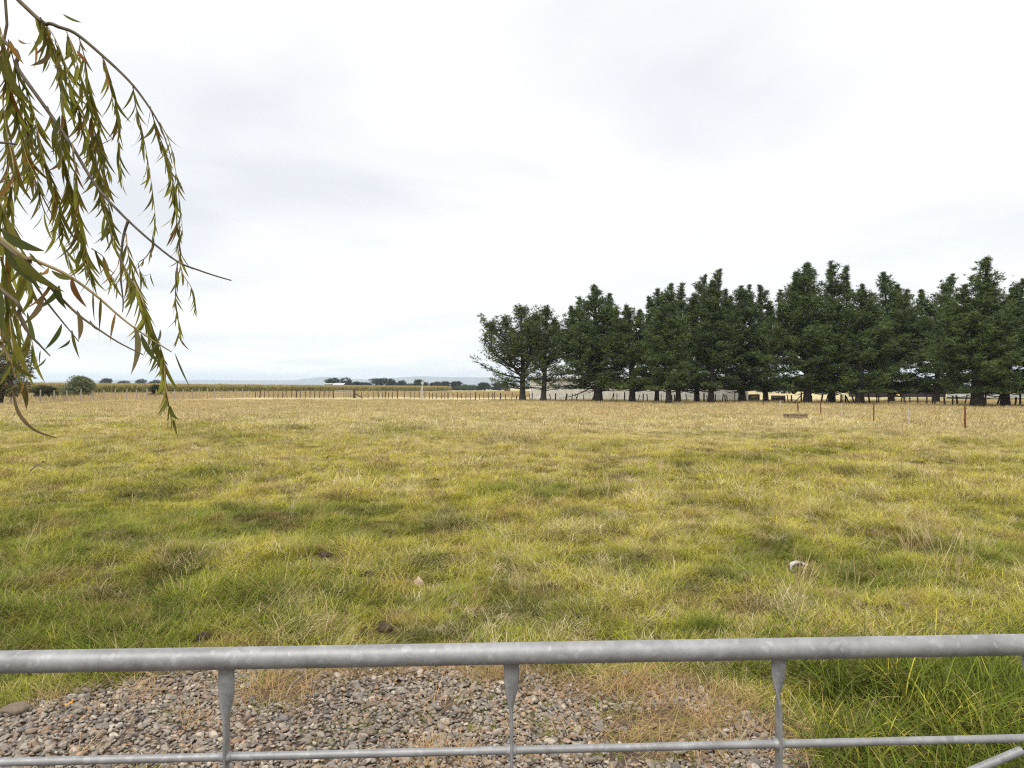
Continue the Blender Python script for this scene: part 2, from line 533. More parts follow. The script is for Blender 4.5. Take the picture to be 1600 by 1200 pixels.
def scatter(name, coll, pts, rot, scl, tint, idx, label):
    n = len(pts)
    me = bpy.data.meshes.new(name)
    me.vertices.add(n); me.vertices.foreach_set('co', np.asarray(pts, np.float32).ravel())
    a = me.attributes.new('rot', 'FLOAT_VECTOR', 'POINT'); a.data.foreach_set('vector', np.asarray(rot, np.float32).ravel())
    a = me.attributes.new('scl', 'FLOAT_VECTOR', 'POINT')
    scl = np.asarray(scl, np.float32)
    if scl.ndim == 1: scl = np.repeat(scl[:, None], 3, 1)
    a.data.foreach_set('vector', np.ascontiguousarray(scl).ravel())
    a = me.attributes.new('tint', 'FLOAT_COLOR', 'POINT'); c = np.ones((n, 4), np.float32); c[:, :3] = tint
    a.data.foreach_set('color', c.ravel())
    a = me.attributes.new('idx', 'INT', 'POINT'); a.data.foreach_set('value', np.asarray(idx, np.int32))
    me.update()
    o = link(name, me, None, kind='stuff', label=label)
    g = bpy.data.node_groups.new(name + '_scatter', 'GeometryNodeTree')
    g.interface.new_socket('Geometry', in_out='INPUT', socket_type='NodeSocketGeometry')
    g.interface.new_socket('Geometry', in_out='OUTPUT', socket_type='NodeSocketGeometry')
    gi = g.nodes.new('NodeGroupInput'); go = g.nodes.new('NodeGroupOutput')
    ip = g.nodes.new('GeometryNodeInstanceOnPoints')
    ci = g.nodes.new('GeometryNodeCollectionInfo')
    ci.inputs['Collection'].default_value = coll
    ci.inputs['Separate Children'].default_value = True
    ci.inputs['Reset Children'].default_value = True
    ip.inputs['Pick Instance'].default_value = True

    def na(nm, ty):
        q = g.nodes.new('GeometryNodeInputNamedAttribute'); q.data_type = ty; q.inputs['Name'].default_value = nm
        return q.outputs['Attribute']
    L = g.links.new
    e2r = g.nodes.new('FunctionNodeEulerToRotation')
    L(na('rot', 'FLOAT_VECTOR'), e2r.inputs[0])
    L(gi.outputs[0], ip.inputs['Points']); L(ci.outputs[0], ip.inputs['Instance'])
    L(na('idx', 'INT'), ip.inputs['Instance Index']); L(e2r.outputs[0], ip.inputs['Rotation'])
    L(na('scl', 'FLOAT_VECTOR'), ip.inputs['Scale'])
    L(ip.outputs[0], go.inputs[0])
    md = o.modifiers.new('scatter', 'NODES'); md.node_group = g
    return o


def clump(name, seed, n, rad, L, W, th0, th1, bias=0.0, straw=0.25, mat=None, head=False, seg=3, bmul=(0.75, 1.25)):
    """a tuft of curved tapering blades; L, W, th0, th1 are (lo, hi)"""
    g = np.random.default_rng(seed)
    U = lambda r: g.uniform(r[0], r[1], n)
    ang = g.uniform(0, 2 * np.pi, n); rr = rad * np.sqrt(g.uniform(0, 1, n))
    bxy = np.stack([np.cos(ang) * rr, np.sin(ang) * rr], 1)
    az = g.uniform(0, 2 * np.pi, n)
    az = np.where(g.uniform(0, 1, n) < bias, g.normal(0, .45, n), az)
    ln = U(L); wd = U(W); t0 = U(th0); t1 = U(th1)
    dirx = np.stack([np.cos(az), np.sin(az)], 1)
    tw = az + np.pi / 2 + g.normal(0, .5, n)
    side = np.stack([np.cos(tw), np.sin(tw), np.zeros(n)], 1)
    V = []; cur = np.concatenate([bxy, np.full((n, 1), -0.015)], 1)
    rows = []
    for k in range(seg + 1):
        f = k / seg
        rows.append(cur.copy())
        th = t0 + t1 * (f + .5 / seg)
        st = ln / seg
        cur = cur + np.concatenate([dirx * (np.sin(th) * st)[:, None], (np.cos(th) * st)[:, None]], 1)
    vs = []
    for k in range(seg):
        wk = wd * (1.0 if k == 0 else (1.0 - 0.75 * (k / seg) ** 1.6))
        if head: wk = wd * (0.5 if k < seg - 1 else 2.0)
        vs.append(rows[k] - side * wk[:, None] * .5); vs.append(rows[k] + side * wk[:, None] * .5)
    vs.append(rows[seg])
    nv = 2 * seg + 1
    V = np.stack(vs, 1).reshape(-1, 3)
    V[:, 2] = np.maximum(V[:, 2], -0.03)
    base = np.arange(n) * nv
    tris = []
    for k in range(seg - 1):
        a = base + 2 * k
        tris += [np.stack([a, a + 1, a + 3], 1), np.stack([a, a + 3, a + 2], 1)]
    a = base + 2 * (seg - 1)
    tris.append(np.stack([a, a + 1, a + 2], 1))
    T = np.concatenate(tris)
    col = np.zeros((n, nv, 3), np.float32)
    col[:, :, 0] = g.uniform(bmul[0], bmul[1], n)[:, None]
    sm = np.where(g.uniform(0, 1, n) < straw, g.uniform(.45, 1, n), g.uniform(0, .18, n))
    col[:, :, 1] = sm[:, None]
    if head: col[:, -3:, 1] = np.maximum(col[:, -3:, 1], .8)
    me = tri_mesh(name, V, T, False, col.reshape(-1, 3), 'blade')
    me.materials.append(mat or M_grass)
    return me


def lerp(a, b, f):
    return a + (b - a) * f[:, None]


G_dark = np.array((0.072, 0.105, 0.010)); G_green = np.array((0.165, 0.235, 0.018)); G_yel = np.array((0.53, 0.48, 0.062))
G_straw = np.array((0.66, 0.525, 0.30)); G_brown = np.array((0.32, 0.20, 0.08)); G_pale = np.array((0.76, 0.665, 0.47))


def wedge(n, d0, d1, rng, margin=2.0, slope=0.80):
    """random points in the visible wedge, uniform by area"""
    m = int(n * 2.6) + 100
    xm = slope * d1 + margin
    x = rng.uniform(-xm, xm, m); y = rng.uniform(d0, d1, m)
    k = np.abs(x) < slope * y + margin
    x = x[k][:n]; y = y[k][:n]
    return x, y


def area(d0, d1, margin=2.0, slope=0.80):
    return slope * (d1 * d1 - d0 * d0) + 2 * margin * (d1 - d0)


def fence_d_x(y):    # line of the wire fence on the right
    return np.interp(y, [20, 26.5, 32, 40, 46, 53, 62], [18.4, 17.7, 17.0, 18.2, 19.4, 20.9, 22.6])


def field_colour(x, y, rng):
    n = len(x); d = y
    ps_ = .27 + .017 * np.minimum(y, 60)
    n1 = fbm(x, y, 2.2, 21, 3); n2 = vnoise(x / ps_, y / ps_, 22) * .7 + .3 * vnoise(x / ps_ * 2.3, y / ps_ * 2.3, 23); n3 = fbm(x * .5, y, 9, 23, 3)
    side = x / (0.75 * np.maximum(d, 1))                     # -1 left .. 1 right
    dist = sstep(9, 42, d)
    g = np.clip(0.24 + 0.50 * sstep(3.5, 14, d) + 0.16 * side + (n1 - .5) * 1.7 + (n2 - .5) * 1.3 + rng.normal(0, .24, n), 0, 1)
    c = lerp(np.where((n2 + rng.normal(0, .09, n) < .32 - .10 * sstep(14, 45, d))[:, None], G_dark, G_green), np.broadcast_to(G_yel, (n, 3)), g)
    ps = 0.15 + 0.16 * sstep(6, 20, d) + 0.66 * sstep(21, 40, d + 16 * n3 - 6 + 3 * side) + (n1 - .5) * .9 + 0.08 * side
    right = sstep(-.5, 1.5, x - fence_d_x(d)) * (d > 22)
    ps = np.maximum(ps, right * .9)
    isd = rng.uniform(0, 1, n) < ps
    sc = lerp(np.broadcast_to(G_straw, (n, 3)), np.broadcast_to(G_pale, (n, 3)), rng.uniform(0, 1, n))
    c = np.where(isd[:, None], lerp(c, sc, rng.uniform(.35, 1, n)), c)
    n4 = vnoise(x / ps_ * 1.3 + 50, y / ps_ * 1.3, 24)
    br = (rng.uniform(0, 1, n) < .05 + .5 * (1 - .6 * dist) * (n4 > .74))
    c = np.where(br[:, None], lerp(c, np.broadcast_to(G_brown, (n, 3)), rng.uniform(.4, .9, n)), c)
    return c * rng.uniform(.82, 1.2, n)[:, None]


def rot_for(n, rng, x, y, tilt=.12):
    wind = fbm(x, y, .55, 41, 2) * 14.0 + .6
    rz = wind + rng.normal(0, .6, n)
    return np.stack([rng.normal(0, tilt, n), rng.normal(0, tilt, n), rz], 1)


rng = np.random.default_rng(2024)
NEAR = src_collection('near_grass', [clump('near_grass_%d' % k, 100 + k, 56, .095, (.05, .16), (.0024, .0052), (.45, 1.4), (.3, 1.2), bias=.4,
                                           straw=.16 + .05 * (k % 4)) for k in range(8)])
MID = src_collection('mid_grass', [clump('mid_grass_%d' % k, 200 + k, 66, .16, (.06, .18), (.0045, .009), (.4, 1.35), (.3, 1.1), bias=.4,
                                         straw=.16 + .06 * (k % 4)) for k in range(6)])
FAR = src_collection('far_grass', [clump('far_grass_%d' % k, 300 + k, 80, .40, (.09, .24), (.012, .022), (.3, 1.25), (.3, 1.1), bias=.35,
                                         straw=.2) for k in range(6)])
STEM = src_collection('seed_stem', [clump('seed_stem_%d' % k, 400 + k, 9 + 2 * k, .12, (.32, .62), (.003, .0045), (.02, .4), (.05, .5), bias=.4,
                                          straw=.85, head=True, seg=4) for k in range(5)])
STEMF = src_collection('far_seed_stem', [clump('far_seed_stem_%d' % k, 450 + k, 40, .5, (.18, .46), (.008, .014), (.15, 1.05), (.1, .7), bias=.3,
                                               straw=.8, head=True, seg=3) for k in range(4)])
LUSH = src_collection('lush_grass', [clump('lush_grass_%d' % k, 500 + k, 34, .11, (.16, .42), (.0045, .008), (.15, 1.0), (.5, 1.5), bias=.5,
                                           straw=.10, seg=5, bmul=(.55, 1.2)) for k in range(6)])
HAY = src_collection('dry_hay', [clump('dry_hay_%d' % k, 600 + k, 40, .12, (.06, .20), (.0018, .0035), (.7, 1.4), (.1, .6), bias=.3,
                                       straw=.7) for k in range(5)])


PATS = [(602, 983, 30, .18), (568, 990, 16, .12), (508, 866, 27, .24), (577, 892, 20, .17), (318, 1000, 24, .13), (655, 904, 14, .15), (1245, 893, 30, .13)]


def clear_of_small(x, y):
    k = np.ones(len(x), bool)
    for (px, py, w_, r_) in PATS:
        d = 1750.6 / (py - HORY); X = (px - 800) / F * d
        k &= ((x - X) / r_) ** 2 + ((y - d + r_ * .5) / (r_ * 1.2)) ** 2 > 1
    return k


def grass_layer(name, coll, ncol, d0, d1, dens, smin, smax, label, sink=0.0, taper=False):
    n = int(area(d0, d1) * dens)
    x, y = wedge(n, d0, d1, rng)
    keep = rng.uniform(0, 1, len(x)) > gravel_w(x, y) * 1.02
    keep &= ~((x > -4.2) & (x < 1.4) & (y < gravel_edge_y(x) - .05) & (rng.uniform(0, 1, len(x)) > .0))
    keep &= clear_of_small(x, y)
    keep &= ~((x < -51.7 + (y - 70) * .2325 + 3) & (x > -51.7 + (y - 70) * .2325 - 1.5) & (y > 55) & (rng.uniform(0, 1, len(x)) < .8))
    x = x[keep]; y = y[keep]
    n = len(x)
    z = ground_h(x, y) - sink
    h = vnoise(x / (.40 + .02 * np.minimum(y, 40)), y / (.40 + .02 * np.minimum(y, 40)), 51) * .65 + .35 * fbm(x, y, 1.4, 52, 2)
    s = smin + (smax - smin) * np.clip((h - .25) / .5, 0, 1) ** 1.5 + rng.normal(0, .12, n)
    s = np.clip(s, smin * .7, smax * 1.3)
    scatter(name, coll, np.stack([x, y, z], 1), rot_for(n, rng, x, y), s, field_colour(x, y, rng), rng.integers(0, ncol, n), label)


grass_layer('near_grass', NEAR, 8, 2.9, 10.5, 240, .74, 1.38, 'matted short pasture grass close to the gate')
LAID = src_collection('laid_grass', [clump('laid_grass_%d' % k, 250 + k, 30, .16, (.14, .34), (.0028, .0055), (.55, 1.25), (.4, 1.0), bias=.85,
                                           straw=.25 + .08 * (k % 4), seg=4) for k in range(6)])
LAIDM = src_collection('middle_laid_grass', [clump('middle_laid_grass_%d' % k, 280 + k, 34, .26, (.16, .36), (.005, .010), (.5, 1.2), (.4, 1.0), bias=.8,
                                                   straw=.25 + .08 * (k % 4), seg=4) for k in range(6)])
grass_layer('laid_near_grass', LAID, 6, 2.9, 11, 30, .40, 1.15, 'longer bent grass blades lying over the near pasture')
grass_layer('laid_middle_grass', LAIDM, 6, 10, 30, 12, .40, 1.2, 'longer bent grass blades lying over the middle of the paddock')
grass_layer('middle_grass', MID, 6, 9.5, 28, 76, .72, 1.40, 'matted yellow green pasture grass in the middle of the paddock')
grass_layer('far_grass', FAR, 6, 26, 84, 9, .6, 1.35, 'straw coloured grass at the far side of the paddock')

# straw seed stems : a veil over the far paddock, scattered tufts nearer
n = int(area(20, 90) * 2.0)
x, y = wedge(n, 20, 90, rng)
pr = np.clip(.05 + .75 * sstep(26, 46, y) + (fbm(x, y, 5, 61, 3) - .5) * 1.6, 0.02, 1)
pr = np.clip(pr + .25 * sstep(28, 40, y), 0, 1); pr = np.maximum(pr, (x > fence_d_x(y)) * (y > 22) * 1.0)
k = (rng.uniform(0, 1, len(x)) < pr) & ~((x < -51.7 + (y - 70) * .2325 + 4) & (y > 55)) & ~((np.abs(x - 15.3) < 1.3) & (y > 31) & (y < 37.5))
x = x[k]; y = y[k]; n = len(x)
tint = lerp(np.broadcast_to(G_straw, (n, 3)), np.broadcast_to(G_pale, (n, 3)), rng.uniform(0, 1, n))
gr = rng.uniform(0, 1, n) < .12
tint = np.where(gr[:, None], G_yel, tint) * rng.uniform(.95, 1.15, n)[:, None]
scatter('far_seed_grass', STEMF, np.stack([x, y, ground_h(x, y)], 1), rot_for(n, rng, x, y, .05), rng.uniform(.55, 1.05, n), tint, rng.integers(0, 4, n),
        'pale dry seed grass across the far side of the paddock')
sx = []; sy = []; sn = []
for (px, py, cnt, sp) in ((990, 752, 16, .55), (1010, 735, 14, .6), (1465, 758, 14, .5), (1233, 905, 1, .03), (1100, 700, 20, 1.2), (840, 712, 20, 1.2), (560, 690, 18, 1.6),
                          (1240, 960, 4, .2), (700, 700, 18, 1.4), (1330, 700, 20, 1.5), (1580, 700, 30, 2), (1500, 720, 14, 1), (480, 800, 5, .4), (640, 768, 7, .4),
                          (800, 940, 5, .3), (1420, 880, 5, .3), (300, 720, 14, 1.0), (100, 705, 16, 1.2), (1150, 790, 6, .5), (900, 780, 6, .5)):
    dd = 1750.6 / (py - HORY); q = P(px, py, dd)
    sx += list(q[0] + rng.normal(0, sp, cnt)); sy += list(q[1] + rng.normal(0, sp, cnt))
x2, y2 = wedge(900, 5, 26, rng)
k = rng.uniform(0, 1, len(x2)) < np.clip((fbm(x2, y2, 2.2, 71, 3) - .42) * 4, 0, .8)
x = np.concatenate([sx, x2[k]]); y = np.concatenate([sy, y2[k]]); n = len(x)
tint = lerp(np.broadcast_to(G_straw, (n, 3)), np.broadcast_to(G_pale, (n, 3)), rng.uniform(0, 1, n))
scatter('seed_grass', STEM, np.stack([x, y, ground_h(x, y)], 1), rot_for(n, rng, x, y, .12), rng.uniform(.5, 1.0, n), tint, rng.integers(0, 5, n),
        'thin dry seed stems standing in tufts above the pasture')

# dark lush tufts in the near pasture + the long grass right of the gravel
sx = []; sy = []; ss = []
for (px, py, cnt, sp, s) in ((180, 858, 46, .42, .75), (330, 955, 26, .28, .6), (1085, 985, 26, .10, .62), (720, 890, 12, .16, .6), (280, 790, 8, .3, .6), (1110, 990, 16, .08, .7),
                             (60, 780, 12, .3, .6), (900, 955, 14, .2, .5), (1290, 1000, 14, .2, .55), (610, 940, 8, .14, .5), (420, 815, 10, .25, .55), (790, 810, 10, .3, .5), (1270, 865, 22, .35, .6),
                             (1470, 890, 14, .3, .6), (1120, 790, 10, .3, .5), (420, 900, 16, .3, .55), (120, 970, 20, .3, .55), (600, 790, 8, .3, .5)):
    dd = 1750.6 / (py - HORY); q = P(px, py, dd)
    sx += list(q[0] + rng.normal(0, sp, cnt)); sy += list(q[1] + rng.normal(0, sp * .6, cnt)); ss += list(rng.uniform(.6, 1.1, cnt) * s * .8)
tx, ty = wedge(420, 4.6, 26, rng)
kk = fbm(tx, ty, 1.8, 83, 2) > .46
for X_, Y_ in zip(tx[kk], ty[kk]):
    c_ = rng.integers(3, 9); s_ = rng.uniform(.32, .55)
    sx += list(X_ + rng.normal(0, .11, c_)); sy += list(Y_ + rng.normal(0, .07, c_)); ss += list(s_ * rng.uniform(.7, 1.2, c_))
m = 1500
x = rng.uniform(1.15, 4.6, m); y = rng.uniform(2.2, 4.3, m)
k = (rng.uniform(0, 1, m) < sstep(1.25, 1.9, x + (fbm(x, y, .5, 81, 2) - .5) * .9) * (1 - sstep(3.55, 4.2, y)) * np.clip(.4 + (fbm(x, y, .45, 82, 2) - .35) * 3, .15, 1))
x = x[k]; y = y[k]
ss = np.concatenate([ss, rng.uniform(.55, 1.25, len(x))]); x = np.concatenate([sx, x]); y = np.concatenate([sy, y]); n = len(x)
tint = lerp(np.broadcast_to(G_dark * 1.1, (n, 3)), np.broadcast_to(G_green * .95, (n, 3)), rng.uniform(0, 1, n))
yl = (rng.uniform(0, 1, n) < .10)
tint = np.where(yl[:, None], G_yel, tint)
scatter('lush_grass', LUSH, np.stack([x, y, ground_h(x, y)], 1), rot_for(n, rng, x, y, .16), ss, tint, rng.integers(0, 6, n),
        'long lush green grass right of the gravel and in tufts on the pasture')

# ------------------------------------------------------------------ gravel


def ico(sub):
    import bmesh
    bm = bmesh.new(); bmesh.ops.create_icosphere(bm, subdivisions=sub, radius=1)
    v = np.array([p.co[:] for p in bm.verts]); f = np.array([[q.index for q in p.verts] for p in bm.faces]); bm.free()
    return v, f


IV, IF = ico(3)
IV2, IF2 = ico(2)


def pebble_mesh(name, seed, hi=False):
    g = np.random.default_rng(seed)
    v = (IV if hi else IV2).copy(); f = IF if hi else IF2
    for k in range(5):                      # a few flattened facets, rounded
        nrm = g.normal(0, 1, 3); nrm /= np.linalg.norm(nrm); c = g.uniform(.62, .85)
        d = v @ nrm; over = np.maximum(d - c, 0); v -= nrm[None] * (over * .75)[:, None]
    ph = g.uniform(0, 6, 6)
    v *= (1 + .05 * np.sin(v[:, 0] * 3 + ph[0]) + .05 * np.sin(v[:, 1] * 2.6 + ph[1]) + .04 * np.sin(v[:, 2] * 3.4 + ph[2]))[:, None]
    v *= np.array([1.12, g.uniform(.55, .88), g.uniform(.32, .55)])
    me = tri_mesh(name, v, f, True)
    return me


PM = [pebble_mesh('pebble_%d' % k, 900 + k) for k in range(10)]
for me in PM: me.materials.append(M_pebble)
PEB = src_collection('pebble', PM)


def gravel_hole(x, y):
    """where dry grass has grown over the stones (1 = covered)"""
    h = np.zeros_like(x)
    for (px, py, rx, ry) in ((430, 1082, .30, .26), (965, 1085, .34, .2), (1040, 1130, .42, .17), (1000, 1160, .3, .12), (1110, 1060, .38, .22), (700, 1108, .10, .1),
                             (1215, 1120, .14, .4), (560, 1060, .1, .1), (790, 1062, .2, .13), (690, 1185, .1, .06), (1000, 1190, .3, .06)):
        dd = 1750.6 / (py - HORY); q = P(px, py, dd)
        h = np.maximum(h, np.exp(-(((x - q[0]) / rx) ** 2 + ((y - q[1]) / ry) ** 2) * 1.2))
    return np.clip(h * 1.25 + (fbm(x, y, .3, 91, 3) - .5) * .8 * (h > .15), 0, 1)


grey = np.array([(0.26, 0.245, 0.235), (0.19, 0.185, 0.185), (0.33, 0.31, 0.29), (0.22, 0.20, 0.19), (0.30, 0.24, 0.19), (0.25, 0.20, 0.165), (0.15, 0.145, 0.145), (0.40, 0.37, 0.34), (0.31, 0.22, 0.17)])
m = 68000
x = rng.uniform(-4.1, 1.55, m); y = rng.uniform(1.9, 4.15, m)
k = (gravel_w(x, y) > rng.uniform(.15, .7, m)) & (gravel_hole(x, y) < rng.uniform(.45, 1.0, m))
x = x[k]; y = y[k]; n = len(x)
s = np.clip(rng.lognormal(math.log(.0102), .40, n), .004, .029)
z = .012 + rng.uniform(.0, .022, n) + s * .1
tint = grey[rng.choice(len(grey), n, p=[.2, .15, .14, .15, .10, .09, .06, .06, .05])] * rng.uniform(.7, 1.25, n)[:, None] * np.array((1.08, .99, .86))
rot = np.stack([rng.normal(0, .35, n), rng.normal(0, .35, n), rng.uniform(0, 6.28, n)], 1)
scatter('gravel', PEB, np.stack([x, y, z], 1), rot, s, tint, rng.integers(0, 10, n), 'loose rounded grey river gravel on the track behind the gate')

# dry hay and small sprouts on the gravel
m = 3400
x = rng.uniform(-4.1, 1.9, m); y = rng.uniform(2.2, 4.35, m)
edge = 1 - np.abs(gravel_w(x, y) * 2 - 1)
pr = np.clip(gravel_hole(x, y) * .9 + edge * .75 + .04, 0, 1) * ((gravel_w(x, y) > .02) | (y > gravel_edge_y(x) - .1) & (y < gravel_edge_y(x) + .12))
k = rng.uniform(0, 1, m) < pr
x = x[k]; y = y[k]; n = len(x)
tint = lerp(np.broadcast_to(np.array((.50, .28, .13)), (n, 3)), np.broadcast_to(np.array((.68, .47, .26)), (n, 3)), rng.uniform(0, 1, n))
gr = rng.uniform(0, 1, n) < .22
tint = np.where(gr[:, None], G_green * 1.1, tint)
scatter('dry_grass', HAY, np.stack([x, y, np.full(n, .03)], 1), rot_for(n, rng, x, y, .2), rng.uniform(.5, 1.1, n), tint, rng.integers(0, 5, n),
        'brown dead grass lying over the gravel')
m = 150
x = rng.uniform(-.9, 1.5, m); y = rng.uniform(2.75, 4.1, m)
k = (gravel_w(x, y) > .3)
x = x[k]; y = y[k]; n = len(x)
scatter('green_sprouts', NEAR, np.stack([x, y, np.full(n, .025)], 1), rot_for(n, rng, x, y, .2), rng.uniform(.18, .42, n),
        np.broadcast_to(G_green * 1.1, (n, 3)) * rng.uniform(.8, 1.3, n)[:, None], rng.integers(0, 8, n), 'small green grass sprouts between the pebbles')

# the largest stones stand out one by one
for (px, py, wpx, col, lab, sd) in (
        (25, 1122, 34, (.27, .21, .15), 'large brown rounded stone at the left end of the gravel', 1),
        (868, 1187, 24, (.25, .24, .22), 'big grey oval stone under the lower rail right of the middle stay', 2),
        (694, 1189, 20, (.34, .29, .23), 'big pale tan stone under the lower rail left of the middle stay', 3),
        (976, 1101 - 40, 12, (.24, .23, .22), 'grey stone half in the brown grass under the top rail', 4),
        (445, 1133, 16, (.30, .26, .24), 'smooth pinkish grey stone right of the left stay', 5),
        (325, 1100, 14, (.38, .28, .23), 'pale pink stone just left of the left stay', 6),
        (1060, 1186, 22, (.38, .35, .31), 'pale broken stone on brown grass left of the right stay', 7)):
    dd = 1750.6 / (py - HORY); q = P(px, py, dd); r = wpx * dd / F * .5 * 1.15
    me = pebble_mesh('river_stone', 950 + sd, True); me.materials.append(M_stone)
    o = link('river_stone', me, None, None, label=lab, cat='stone', group='larger river stones lying on the gravel')
    o.location = (q[0], q[1], .035 + r * .2); o.scale = (r, r, r); o.rotation_euler = (.1 * sd % .3, -.1, .5 * sd if sd > 1 else .15); o.color = tuple(q_ * .7 for q_ in col) + (1,)

# ------------------------------------------------------------------ farm gate in the foreground
gA = np.array((-0.988, 1.31)); gB = np.array((1.056, 1.40))
gdir = (gB - gA) / np.linalg.norm(gB - gA)
gang = math.atan2(gdir[1], gdir[0])
gmid = gA + gdir * 0.988 / gdir[0]         # below the optical axis
gate = empty('farm_gate', (gmid[0], gmid[1], 0), gang, label='galvanised steel pipe farm gate with twisted flat stays across the foreground', cat='gate')
GL, GR = -1.55, 2.2
rails = [(1.122, .021), (.930, .0078), (.755, .0078), (.59, .0078), (.43, .0078), (.27, .0078), (.12, .0105)]
for z, r in rails:
    mb = MB(); k = 40
    pts = [(GL + (GR - GL) * i / k, 0, z) for i in range(k + 1)]
    mb.tube(pts, r, 24 if r > .02 else 14)
    mb.build('rail', M_galv, gate)
for x in (GL, GR):
    mb = MB(); mb.tube([(x, 0, .10), (x, 0, 1.12)], .021, 20); mb.build('end_post', M_galv, gate)
# stays : flat bar, broad face at the top rail, twisted edge-on below
for sx_ in (-.558, -.001, .540, 1.066, 1.60, -1.1):
    mb = MB(); V = []; Fs = []
    zs = [1.106, 1.09, 1.075, 1.06, 1.045, 1.03, 1.015, 1.0, .985, .965, .93, .75, .59, .43, .27, .12]
    for z in zs:
        f = float(sstep(1.09, .985, z)) if False else min(1, max(0, (1.088 - z) / .095)); f = f * f * (3 - 2 * f)
        a = f * math.pi / 2
        wd = .0300 - .004 * f; th = .0062
        dirw = Vector((math.cos(a), math.sin(a), 0)); dirt = Vector((-math.sin(a), math.cos(a), 0))
        c = Vector((sx_, 0, z))
        prof = [(-.5, -.3), (-.42, -.5), (.42, -.5), (.5, -.3), (.5, .3), (.42, .5), (-.42, .5), (-.5, .3)]
        for (u, v) in prof: V.append(c + dirw * (wd * u) + dirt * (th * v))
    for i in range(len(zs) - 1):
        for k in range(8): Fs.append((i * 8 + k, i * 8 + (k + 1) % 8, (i + 1) * 8 + (k + 1) % 8, (i + 1) * 8 + k))
    Fs.append(tuple(range(8)))
    mb.add(V, Fs, True)
    st = mb.build('stay', M_galv, gate)
    # weld beads where the rails pass through
    for z in (.93, .755, .59, .43, .27):
        mb = MB(); mb.tube([(sx_ - .011, 0, z), (sx_ - .004, 0, z), (sx_ + .004, 0, z), (sx_ + .011, 0, z)], [.0085, .0115, .0115, .0085], 10)
        mb.build('weld', M_galv, st)
mb = MB(); mb.tube([(1.048, .0, .905), (.95, .0, .868), (.3, 0, .62), (-.5, 0, .315), (-1.0, 0, .13)], .0085, 12); mb.build('brace', M_galv, gate)

# ------------------------------------------------------------------ pines
TV, TT = [], []


def tuft_templates():
    g = np.random.default_rng(5)
    out = []
    for k in range(6):
        V = []
        for i in range(7):
            d = g.normal(0, 1, 3); d[2] = abs(d[2]) * .9 + .1; d /= np.linalg.norm(d)
            s = np.cross(d, g.normal(0, 1, 3)); s /= np.linalg.norm(s)
            l = g.uniform(.75, 1.25); wv = g.uniform(.13, .24)
            b = g.normal(0, .12, 3)
            V += [b - s * wv * .5, b + s * wv * .5, b + d * l]
        out.append(np.array(V))
    return np.array(out)          # 6,21,3


TUFT = tuft_templates()


def tufts_to_mesh(name, cen, size, col, seed):
    g = np.random.default_rng(seed); n = len(cen)
    t = TUFT[g.integers(0, 6, n)]
    a = g.uniform(0, 2 * np.pi, n); ca, sa = np.cos(a), np.sin(a)
    b = g.normal(0, .45, n); cb, sb = np.cos(b), np.sin(b)
    x = t[:, :, 0] * ca[:, None] - t[:, :, 1] * sa[:, None]; y = t[:, :, 0] * sa[:, None] + t[:, :, 1] * ca[:, None]; z = t[:, :, 2]
    y2 = y * cb[:, None] - z * sb[:, None]; z2 = y * sb[:, None] + z * cb[:, None]
    V = np.stack([x, y2, z2], 2) * size[:, None, None] + cen[:, None, :]
    V = V.reshape(-1, 3)
    T = np.arange(len(V)).reshape(-1, 3)
    c = np.repeat(col, 21, 0)
    return tri_mesh(name, V, T, False, c)


PROF_T = [0, .08, .22, .45, .65, .8, .92, 1.0]
PROF_AIRY = [.55, .80, 1.0, 1.0, .92, .75, .5, .2]
PROF_R = [.70, .92, 1.0, .86, .64, .42, .22, .06]


